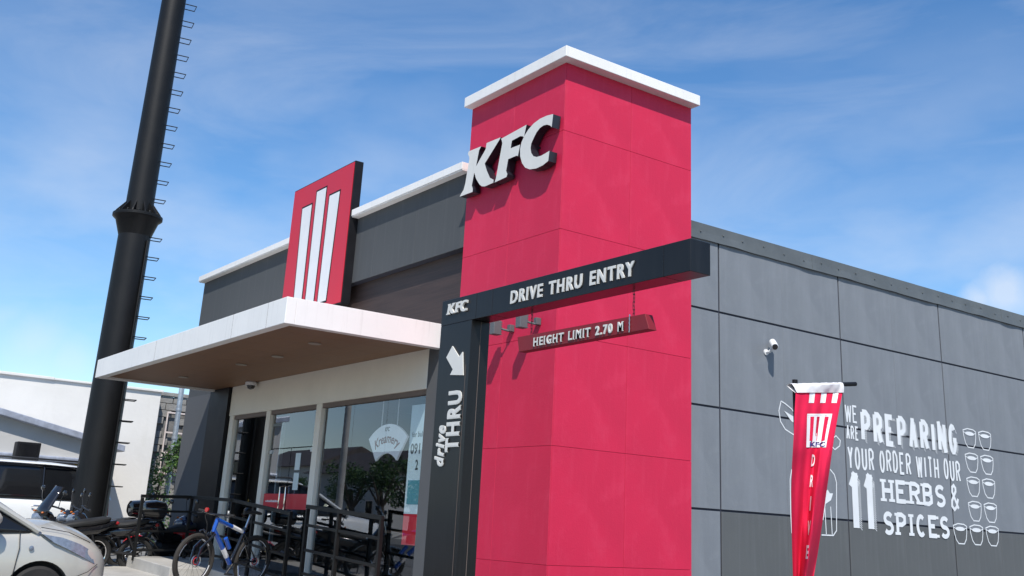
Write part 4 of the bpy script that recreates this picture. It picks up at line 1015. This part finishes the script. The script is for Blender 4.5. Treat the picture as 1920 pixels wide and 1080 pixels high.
sv = car('sport_utility_car', 'car_white', s_lower, s_upper, (1.42, -1.33), 0.37, 0.92, 'white sport utility car parked behind the black mast', 'car', None, {'roof': (-2.2, .22), 'posts': [(1.25, .22, .04), (.05, .05, .018), (-1.02, -1.0, .018), (-2.28, -1.98, .075)]}, True)
for s in (-1, 1):
    for x in (.02, -.98): MB().tube([(x+.14, s*.93, .97), (x+.08, s*.955, .975), (x-.04, s*.955, .975), (x-.10, s*.93, .97)], .014, 8).build('door_handle', 'chrome', sv, smooth=True)
    for x in (.98, -.10, -1.1): side_line(sv, [(x, s*.905, 1.08), (x, s*.925, .8), (x, s*.918, .45)], 'rubber', r=.004)
    MB().prism([(-2.31, s*.80, 1.10), (-2.33, s*.80, .85), (-2.1, s*.905, .92), (-2.05, s*.90, 1.08)], (0, .01*s, 0)).build('tail_lamp', 'tail_red', sv)
    MB().tube([(-2.2, s*.735, 1.71), (-1.1, s*.765, 1.735), (-.1, s*.765, 1.735), (.45, s*.78, 1.62)], .018, 6).build('window_visor', 'gloss_black', sv, smooth=True)
q = pD(205, 920, 23.2)
sv.location = (q.x-0.92, q.y-2.25, 0.2); sv.rotation_euler = (0, 0, -PI/2); sv.scale = (1, 1, 1.0)

# ================================================================== motorcycles (along +x)
def motorcycle(body, label, box=True, screen=False, boxm='gloss_black', accent=None):
    accent = accent or body
    m = empty('motorcycle', (0, 0, 0), 0, label, 'motorcycle', 'motorcycles parked beside the entrance')
    F, Rr, r = Vector((.62, 0, .29)), Vector((-.58, 0, .29)), .245
    for c in (F, Rr):
        wl = ring(c.x, c.z, r, .045, 36, 8).build('wheel', 'rubber', m, smooth=True)
        ring(c.x, c.z, .205, .014, 32, 6).build('rim', 'chrome', wl, root=m, smooth=True)
        sp = MB()
        for k in range(5):
            a = 2*PI*k/5; sp.tube([c, (c.x+.2*math.cos(a), 0, c.z+.2*math.sin(a))], [.03, .014], 6)
        sp.build('spoke', 'dark_metal', wl, root=m, smooth=True); ring(c.x, c.z, .09, .006, 20, 5, .06).build('brake_disc', 'steel', wl, root=m)
    for s in (-1, 1):
        MB().tube([F+Vector((0, .075*s, 0)), (.40, .075*s, .72)], [.022, .024], 8).build('fork_leg', 'dark_metal', m, smooth=True)
        MB().tube([Rr+Vector((0, .085*s, 0)), (-.40, .10*s, .62)], .022, 8).build('shock_absorber', 'dark_metal', m, smooth=True)
    MB().tube([Rr+Vector((0, .07, 0)), (-.05, .07, .34)], .025, 8).build('swing_arm', 'dark_metal', m, smooth=True)
    def blob(prof, name, mt):
        b = MB(); n = 14
        for x, z, hw, hh in prof:
            for a in range(n):
                t = 2*PI*a/n; b.v.append(Vector((x, hw*math.copysign(abs(math.cos(t))**.8, math.cos(t)), z+hh*math.copysign(abs(math.sin(t))**.8, math.sin(t)))))
        for i in range(len(prof)-1):
            for a in range(n): b.f.append([i*n+a, i*n+(a+1) % n, (i+1)*n+(a+1) % n, (i+1)*n+a]); b.mi.append(0)
        b.f += [list(range(n)), [(len(prof)-1)*n+a for a in range(n)][::-1]]; b.mi += [0, 0]
        return b.build(name, mt, m, smooth=True)
    blob([(.30, .38, .04, .04), (.22, .38, .13, .14), (-.08, .36, .14, .14), (-.2, .38, .08, .08)], 'engine', 'dark_metal')
    blob([(.52, .84, .05, .06), (.44, .80, .16, .15), (.33, .72, .19, .19), (.2, .60, .17, .14), (.0, .56, .12, .10), (-.15, .60, .12, .10)], 'front_fairing', body)
    blob([(.02, .60, .08, .06), (-.2, .64, .14, .10), (-.5, .68, .14, .10), (-.75, .76, .09, .06), (-.85, .80, .04, .03)], 'tail_fairing', accent)
    blob([(.10, .70, .06, .03), (-.05, .73, .12, .05), (-.35, .77, .14, .055), (-.62, .82, .12, .05), (-.72, .84, .06, .03)], 'seat', 'seat_black')
    blob([(.88, .46, .03, .015), (.78, .545, .07, .02), (.62, .575, .075, .022), (.48, .54, .07, .02), (.42, .47, .05, .015)], 'front_mudguard', accent)
    blob([(-.5, .56, .06, .015), (-.72, .57, .07, .018), (-.86, .48, .065, .016), (-.93, .40, .06, .012)], 'rear_mudguard', 'rubber')
    blob([(.60, .80, .02, .02), (.57, .81, .085, .06), (.48, .82, .11, .08)], 'headlamp', 'lens')
    hb = MB(); hb.tube([(.30, -.36, .98), (.36, -.2, 1.0), (.36, .2, 1.0), (.30, .36, .98)], .014, 8); hb.tube([(.40, 0, .84), (.36, 0, 1.0)], .03, 8); hb.build('handlebar', 'dark_metal', m, smooth=True)
    for s in (-1, 1):
        MB().tube([(.30, .36*s, .98), (.29, .24*s, .985)], .02, 8).build('grip', 'rubber', m, smooth=True)
        st = MB().tube([(.34, .25*s, .99), (.36, .30*s, 1.12), (.35, .34*s, 1.2)], .006, 6).build('mirror_stalk', 'dark_metal', m, smooth=True)
        mm = MB(); 
        for x, k in ((.36, .6), (.345, 1), (.325, .95)):
            for a in range(12): t = 2*PI*a/12; mm.v.append(Vector((x, .35*s+.065*k*math.cos(t), 1.23+.04*k*math.sin(t))))
        for i in range(2):
            for a in range(12): mm.f.append([i*12+a, i*12+(a+1) % 12, i*12+12+(a+1) % 12, i*12+12+a]); mm.mi.append(0)
        mm.f += [list(range(12)), [24+a for a in range(12)][::-1]]; mm.mi += [0, 1]
        mm.build('mirror', ['gloss_black', 'mirror_glass'], m, smooth=True)
        MB().lathe([(.012, 0), (.018, .02), (.01, .035)], 10, (.50, .13*s, .90), 'X').build('indicator', 'amber', m, smooth=True)
        MB().tube([(.05, .14*s, .3), (.05, .26*s, .3)], .012, 6).build('foot_peg', 'rubber', m)
    MB().tube([(.15, -.13, .28), (-.1, -.15, .24), (-.4, -.16, .30), (-.75, -.17, .40)], [.02, .025, .05, .055], 12).build('exhaust', 'steel', m, smooth=True)
    MB().tube([(0, .1, .3), (-.05, .22, .0)], .012, 6).build('kickstand', 'dark_metal', m)
    blob([(-.80, .79, .03, .02), (-.86, .78, .07, .03), (-.89, .78, .05, .02)], 'tail_lamp', 'tail_red')
    if box:
        rk = MB().tube([(-.5, -.1, .84), (-.95, -.1, .87), (-.95, .1, .87), (-.5, .1, .84)], .01, 6).build('rack', 'dark_metal', m)
        blob([(-.56, 1.02, .10, .08), (-.60, 1.02, .19, .135), (-.78, 1.03, .22, .15), (-.94, 1.02, .19, .135), (-.98, 1.02, .10, .08)], 'top_box', boxm)
        B(-.985, -.975, -.14, .14, .99, 1.03).build('box_reflector', 'tail_red', m)
    if screen:
        w_ = MB(); n = 6
        for j in range(5):
            for i in range(n+1):
                t = i/n*2-1; w_.v.append(Vector((.55-.06*j-.06*t*t, t*(.20-.018*j), .86+.11*j)))
        for j in range(4):
            for i in range(n): w_.f.append([j*(n+1)+i, j*(n+1)+i+1, (j+1)*(n+1)+i+1, (j+1)*(n+1)+i]); w_.mi.append(0)
        o = w_.build('windscreen', 'gloss_black', m, smooth=True); o.modifiers.new('s', 'SOLIDIFY').thickness = .006
    return m
def put(o, u, v, d, ang, z, lean=-0.1): q = pD(u, v, d); o.location = (q.x, q.y, z); o.rotation_euler = (lean, 0, math.radians(ang))
put(motorcycle('gloss_black', 'black motorcycle with shiny top box beside the left railing post', True, False, 'gloss_black'), 190, 1000, 19.6, -97, 0.2)
put(motorcycle('gloss_black', 'black motorcycle with red mudguard behind the landing railing', False, False, 'gloss_black', 'moto_red'), 318, 1000, 20.7, -80, 0.2, -0.14)
put(motorcycle('gloss_black', 'black motorcycle with top box just in front of the tall mast', True, False, 'gloss_black', 'dark_metal'), 168, 1000, 20.6, -92, 0.2)
put(motorcycle('moto_blue', 'dark blue motorcycle with top box nearest the black pier', True), 385, 990, 21.0, -95, 0.2)
put(motorcycle('gloss_black', 'black motorcycle with tall dark windscreen behind the hatchback bonnet', False, True), 118, 1000, 19.0, -75, 0.2)

# ================================================================== neighbours on the left
nh = empty('neighbour_house', (-22, -4, 0.2), 0, 'plain white house wall far left behind the mast', 'house')
B(-27, -20.0, -5.0, 2.02, 0.15, 4.28).build('wall', 'house_white', nh)
cp = MB()
for i in range(5): cp.box(-20.2, -19.93-0.01*(i % 2), -5.05+i*1.42, -3.635+i*1.42 if i < 4 else 2.06, 4.281, 4.335+0.008*(i % 3))
cp.build('coping', 'house_white', nh, bevel=0.01)
ext = empty('lean_to', (-19, -4, 0.2), 0, 'grey lean-to with sloping metal eave in front of white house', 'shed')
XE = -18.4
ga_ = pX(-60, 748, XE); gb_ = pX(155, 813.5, XE); gc_ = pX(230, 836, XE); lowz = pX(110, 856, XE).z; lz2 = pX(110, 869, XE).z
MB().prism([(XE, -4.8, lowz), (XE, gc_.y-.35, lowz), (XE, gc_.y-.3, gc_.z-.10), (XE, ga_.y, ga_.z-.14), (XE, -4.8, ga_.z+.35)], (-1.5, 0, 0)).build('gable', 'house_grey', ext)
sl_ = (gb_.z-ga_.z)/(gb_.y-ga_.y); zz = lambda y: gb_.z+(y-gb_.y)*sl_
MB().prism([(XE+.25, -4.9, zz(-4.9)), (XE+.25, gc_.y, zz(gc_.y)), (XE+.25, gc_.y, zz(gc_.y)-.15), (XE+.25, -4.9, zz(-4.9)-.15)], (-1.6, 0, 0)).build('eave', 'gutter', ext, bevel=.015)
B(XE-1.4, XE+.12, -4.8, gc_.y-.5, lz2+.02, lowz-.002).build('gutter', 'gutter', ext, bevel=.03)
B(XE-1.4, XE+.02, -4.8, gc_.y-.4, 0.15, lz2+.018).build('wall', 'olive', ext)
# black box sign behind the car
q0, q1_ = pD(14, 868, 24.6), pD(74, 868, 24.6); zt = pD(45, 828, 24.6).z
bs = empty('box_sign', (q0.x-.1, (q0.y+q1_.y)/2, 0.2), 0, 'black box sign rising behind the white car roof', 'sign')
B(q0.x-.3, q0.x, q0.y+.12, q1_.y, q0.z-.45, zt).build('box', 'black_paint', bs, bevel=.015)
B(q0.x+.001, q0.x+.006, q0.y+.17, q1_.y-.05, q0.z-.40, zt-.05).build('face', 'gloss_black', bs)
for yy in (q0.y+.2, q1_.y-.1): B(q0.x-.18, q0.x-.12, yy-.03, yy+.03, .18, q0.z-.451).build('post', 'dark_metal', bs)
# concrete block building
bb = empty('block_building', (-24, 4, 0.2), 0, 'unfinished grey concrete block building between white house and restaurant', 'building')
B(-27, -23.02, 2.1, 8.4, 0.15, 4.45).build('core', 'mortar', bb)
yw0, yw1, zw0, zw1 = 3.22, 4.55, 2.27, 4.03
for r_ in range(21):
    for c_ in range(14):
        yb = 2.12+c_*0.41+(0.205 if r_ % 2 else 0); zb = 0.2+r_*0.205
        if yb+.39 > yw0-.02 and yb < yw1+.02 and zb+.19 > zw0-.02 and zb < zw1+.02 and (r_*7+c_*3) % 4: continue
        piece('block', (0.09, 0.39, 0.19), (-22.985+random.uniform(-.008, .008), yb+.2, zb+.1), 'block_grey', bb, 0.008)
B(-23.1, -22.9, 2.12, 8.3, 4.51, 4.62).build('ring_beam', 'block_grey', bb, bevel=.01)
B(-23.0, -22.6, 2.5, 2.85, 0.2, 4.5).build('column', 'block_grey', bb, bevel=.01)
wf = MB()
for z in (zw0, zw0+.59, zw0+1.18, zw1): wf.box(-22.92, -22.88, yw0, yw1, z-.022, z+.022)
for yy in (yw0, yw0+.66, yw1): wf.box(-22.917, -22.883, yy-.02, yy+.02, zw0-.02, zw1+.02)
wo = wf.build('window_frame', 'frame_cream', bb)
pp_ = empty('steel_pipe', (-21.4, 3.05, 0.2), 0, 'tall galvanised steel pipe standing before the block building', 'pipe')
pq = pX(341, 728, -21.4); MB().tube([(-21.4, pq.y, 0.15), (-21.4, pq.y, 4.62)], .075, 14).build('shaft', 'galvanised', pp_, smooth=True)
for z in (2.1, 3.2, 4.0): MB().lathe([(.085, -.04), (.09, 0), (.085, .04)], 14, (-21.4, pq.y, z)).build('clamp', 'galvanised', pp_, smooth=True)
def leaves(mb, c, rad, n, size, mi=3):
    for _ in range(n):
        a = random.uniform(0, 2*PI); z = random.uniform(-1, 1); r = random.random()**.4; s = math.sqrt(1-z*z)
        p = Vector(c)+Vector((rad[0]*r*s*math.cos(a), rad[1]*r*s*math.sin(a), rad[2]*r*z))
        t = Vector((random.uniform(-1, 1), random.uniform(-1, 1), random.uniform(-.6, .6))).normalized(); b = t.orthogonal().normalized()
        b = (b*math.cos(random.uniform(0, 6))+t.cross(b)*math.sin(random.uniform(0, 6))).normalized(); l = size*random.uniform(.6, 1.3)
        mb.add([p-t*l, p+b*l*.42, p+t*l, p-b*l*.42], [(0, 1, 2, 3)], random.randrange(mi))
LM = ['leaf_a', 'leaf_b', 'leaf_c']
sh = empty('climbing_shrub', (-20.9, 2.5, 0.2), 0, 'green leafy shrub at corner of the white house', 'shrub')
lv = MB()
for c, r in (((-20.9, 2.42, 1.5), (.35, .35, .9)), ((-20.9, 2.65, 2.3), (.35, .4, .5)), ((-21.2, 2.9, 1.2), (.4, .5, .8)), ((-20.9, 2.95, 2.75), (.2, .3, .35)), ((-20.8, 2.4, .8), (.4, .5, .5)), ((-22.7, 3.7, 3.15), (.1, .3, .25)), ((-22.7, 3.6, 2.6), (.1, .35, .2))): leaves(lv, c, r, 260, .065)
lv.build('foliage', LM, sh, recalc=False)
st = MB(); st.tube([(-20.9, 2.5, .15), (-20.95, 2.55, 1.3), (-20.9, 2.75, 2.6)], [.05, .035, .012], 7); st.tube([(-20.95, 2.55, 1.0), (-21.2, 2.9, 1.7)], [.03, .01], 6); st.tube([(-20.95, 2.6, 1.8), (-22.6, 3.5, 2.7), (-22.65, 3.7, 3.2)], [.02, .012, .008], 6); st.build('stem', 'bark', sh)

# ================================================================== inside the shop window
hs = empty('hanging_sign', tuple(pY(728, 820, 0.22)), 0, 'white fan-shaped Kreamery sign hanging inside the shop window', 'sign')
kc = pY(727, 880, 0.22); kt = pY(728, 795, 0.22).z; kl = pY(691, 830, 0.22).x; kr = pY(763, 825, 0.22).x
ctr = Vector(((kl+kr)/2, 0.22, kt-0.86)); ro, ri = 0.86, 0.46; am = math.asin(min(1, (kr-kl)/2/ro))
out = [ctr+Vector((ro*math.sin(-am+2*am*i/16), 0, ro*math.cos(-am+2*am*i/16))) for i in range(17)]
inn = [ctr+Vector((ri*math.sin(-am+2*am*i/16), 0, ri*math.cos(-am+2*am*i/16))) for i in range(17)]
fan = MB().prism(out+inn[::-1], (0, .03, 0)).build('board', 'added_glow_white', hs)
def fan_text(s, r0, r1, a0, a1, m, bold, shear):
    me = text_mesh(s, bold, shear); xs = [v.co.x for v in me.vertices]; ys = [v.co.y for v in me.vertices]; x0, x1, y0, y1 = min(xs), max(xs), min(ys), max(ys)
    for v in me.vertices:
        a = a0+(a1-a0)*(v.co.x-x0)/(x1-x0); r = r0+(r1-r0)*(v.co.y-y0)/(y1-y0); v.co = ctr+Vector((r*math.sin(a), -.003, r*math.cos(a)))-org(hs)
    me.materials.append(MAT[m]); o = bpy.data.objects.new('lettering', me); COL.objects.link(o); o.parent = fan
fan_text('Kreamery', ri+.10, ro-.13, -am*.82, am*.82, 'bar_red', .02, .25)
fan_text('KFC', ro-.10, ro-.04, -am*.16, am*.1, 'text_dark', .03, .2)
for dx in (-.22, .22): MB().tube([(ctr.x+dx, .235, kt-.05), (ctr.x+dx, .235, 3.29)], .008, 6).build('hanger', 'sign_white', hs)
wp = empty('window_poster', (-3.05, 0.12, 0.4), 0, 'tall pale poster with phone number behind right edge of window', 'poster')
x0p = pY(773, 760, 0.086).x; x1p = x0p+0.75
B(x0p, x1p, .086, .089, 1.33, 2.72).build('sheet', 'poster_pale', wp); B(x0p, x1p, .086, .089, .95, 1.328).build('red_foot', 'sign_red', wp)
B(x0p+.05, x1p, .083, .0855, 1.45, 1.75).build('picture', 'poster_teal', wp)
text_on('lettering', 'for bul', (x0p+.06, .0835, 2.30), (.27, 0, 0), (0, 0, .07), 'text_dark', wp, bold=.01)
text_on('lettering', '091', (x0p+.05, .0835, 2.08), (.24, 0, 0), (0, 0, .14), 'text_dark', wp, bold=.02)
text_on('lettering', '2', (x0p+.20, .0835, 1.88), (.07, 0, 0), (0, 0, .13), 'text_dark', wp, bold=.02)
# tables inside, half hidden in the dark
for i, (tx, ty) in enumerate(((-3.6, 1.3), (-5.0, 1.4), (-4.3, 2.7))):
    t = empty('dining_table', (tx, ty, .36), 0, ['dining table nearest the tall window poster', 'dining table inside below the hanging fan sign', 'dining table further back inside the shop window'][i], 'table', 'tables inside the shop')
    B(tx-.35, tx+.35, ty-.35, ty+.35, 1.06, 1.10).build('top', 'wood_soffit', t, bevel=.005); MB().lathe([(.22, 0), (.22, .02), (.03, .04), (.03, .70)], 16, (tx, ty, .36)).build('pedestal', 'dark_metal', t, smooth=True)

# ================================================================== across the road (seen in the glass)
up = pRefl(645, 850, 0.07, -12.8)
po = empty('utility_pole', (up.x, up.y, 0.2), 0, 'slim utility pole with crossarms reflected in shop window', 'utility pole')
MB().tube([(up.x, up.y, .1), (up.x, up.y, 13)], [.15, .10], 14).build('shaft', 'concrete', po, smooth=True)
for z in (11.2, 12.3): B(up.x-1.1, up.x+1.1, up.y-.22, up.y-.14, z, z+.14).build('crossarm', 'wood_pole', po)
MB().lathe([(.28, 0), (.28, .8), (.2, .9)], 16, (up.x+.5, up.y, 9.3)).build('transformer', 'galvanised', po, smooth=True)
wi = empty('power_lines', (up.x, up.y, 12.4), 0, 'black power lines strung along the road, seen in glass', 'cable')
for dx, z in ((-.9, 12.46), (.9, 12.46), (-.9, 11.36), (.9, 11.36), (0, 8.6)):
    MB().tube([(up.x-60+6*i, up.y-.18, z-(.0 if i in (0, 10, 20) else 1.1*(1-((i % 10)-5)**2/25.0))) for i in range(21)], .022, 5).build('wire', 'rubber', wi)
def tree(loc, h, label):
    t = empty('tree', loc, 0, label, 'tree', 'trees across the road'); x, y, z = loc
    tr = MB(); tr.tube([(x, y, z-.1), (x+.1, y, z+h*.3), (x-.1, y+.1, z+h*.6)], [.26, .2, .1], 9)
    for k in range(6):
        a = k*1.05; tr.tube([(x, y, z+h*.35), (x+h*.14*math.cos(a), y+h*.14*math.sin(a), z+h*.55), (x+h*.26*math.cos(a), y+h*.26*math.sin(a), z+h*.7)], [.1, .06, .02], 6)
    tr.build('trunk', 'bark', t, smooth=True); lv = MB()
    for k in range(13):
        a = random.uniform(0, 6.28); r = random.uniform(0, .28)*h; leaves(lv, (x+r*math.cos(a), y+r*math.sin(a), z+h*random.uniform(.42, .92)), (h*.15, h*.15, h*.10), 170, h*.022)
    lv.build('crown', ['leaf_c', 'leaf_a', 'leaf_c'], t, recalc=False)
for i, (u, d) in enumerate(((660, -24), (715, -25), (775, -24), (560, -27), (480, -30))):
    q = pRefl(u, 940, 0.07, d); tree((q.x, q.y, .2), random.uniform(4.2, 5.4), ['tree across the road reflected by the utility pole', 'tree across the road reflected under the hanging sign', 'tree across the road reflected near the poster', 'tree across the road reflected in the glass door', 'tree across the road reflected in the leftmost pane'][i])
for i, (u, d, w_, hh) in enumerate(((735, -34, 12, 6.2), (600, -36, 14, 7.0), (490, -34, 10, 6))):
    q = pRefl(u, 900, 0.07, d); h_ = empty('roadside_house', (q.x, q.y, .2), 0, ['house across the road reflected behind the hanging sign', 'house across the road reflected in the door glass', 'house across the road reflected in leftmost pane'][i], 'house', 'houses across the road')
    B(q.x-w_/2, q.x+w_/2, q.y-4, q.y+4, .15, hh-1.6).build('wall', ['house_grey', 'house_white', 'olive'][i], h_)
    MB().prism([(q.x-w_/2-.4, q.y-4.5, hh-1.6), (q.x-w_/2-.4, q.y+4.5, hh-1.6), (q.x-w_/2-.4, q.y, hh+.3)], (w_+.8, 0, 0)).build('roof', 'roof_rust', h_)
    for k in range(4):
        wx = q.x-w_/2+1+k*(w_-2)/3.5; wn = B(wx, wx+1.1, q.y+4.0, q.y+4.04, 1.4, 2.7).build('window', 'frame_cream', h_); B(wx+.08, wx+1.02, q.y+4.041, q.y+4.05, 1.48, 2.62).build('pane', 'car_glass', wn, root=h_)
rc = hatchback('car_red', 'red hatchback parked by the road, seen in the door glass', None)
q = pRefl(600, 985, 0.07, -10.2); rc.location = (q.x, q.y, 0.2); rc.rotation_euler = (0, 0, 0.15)
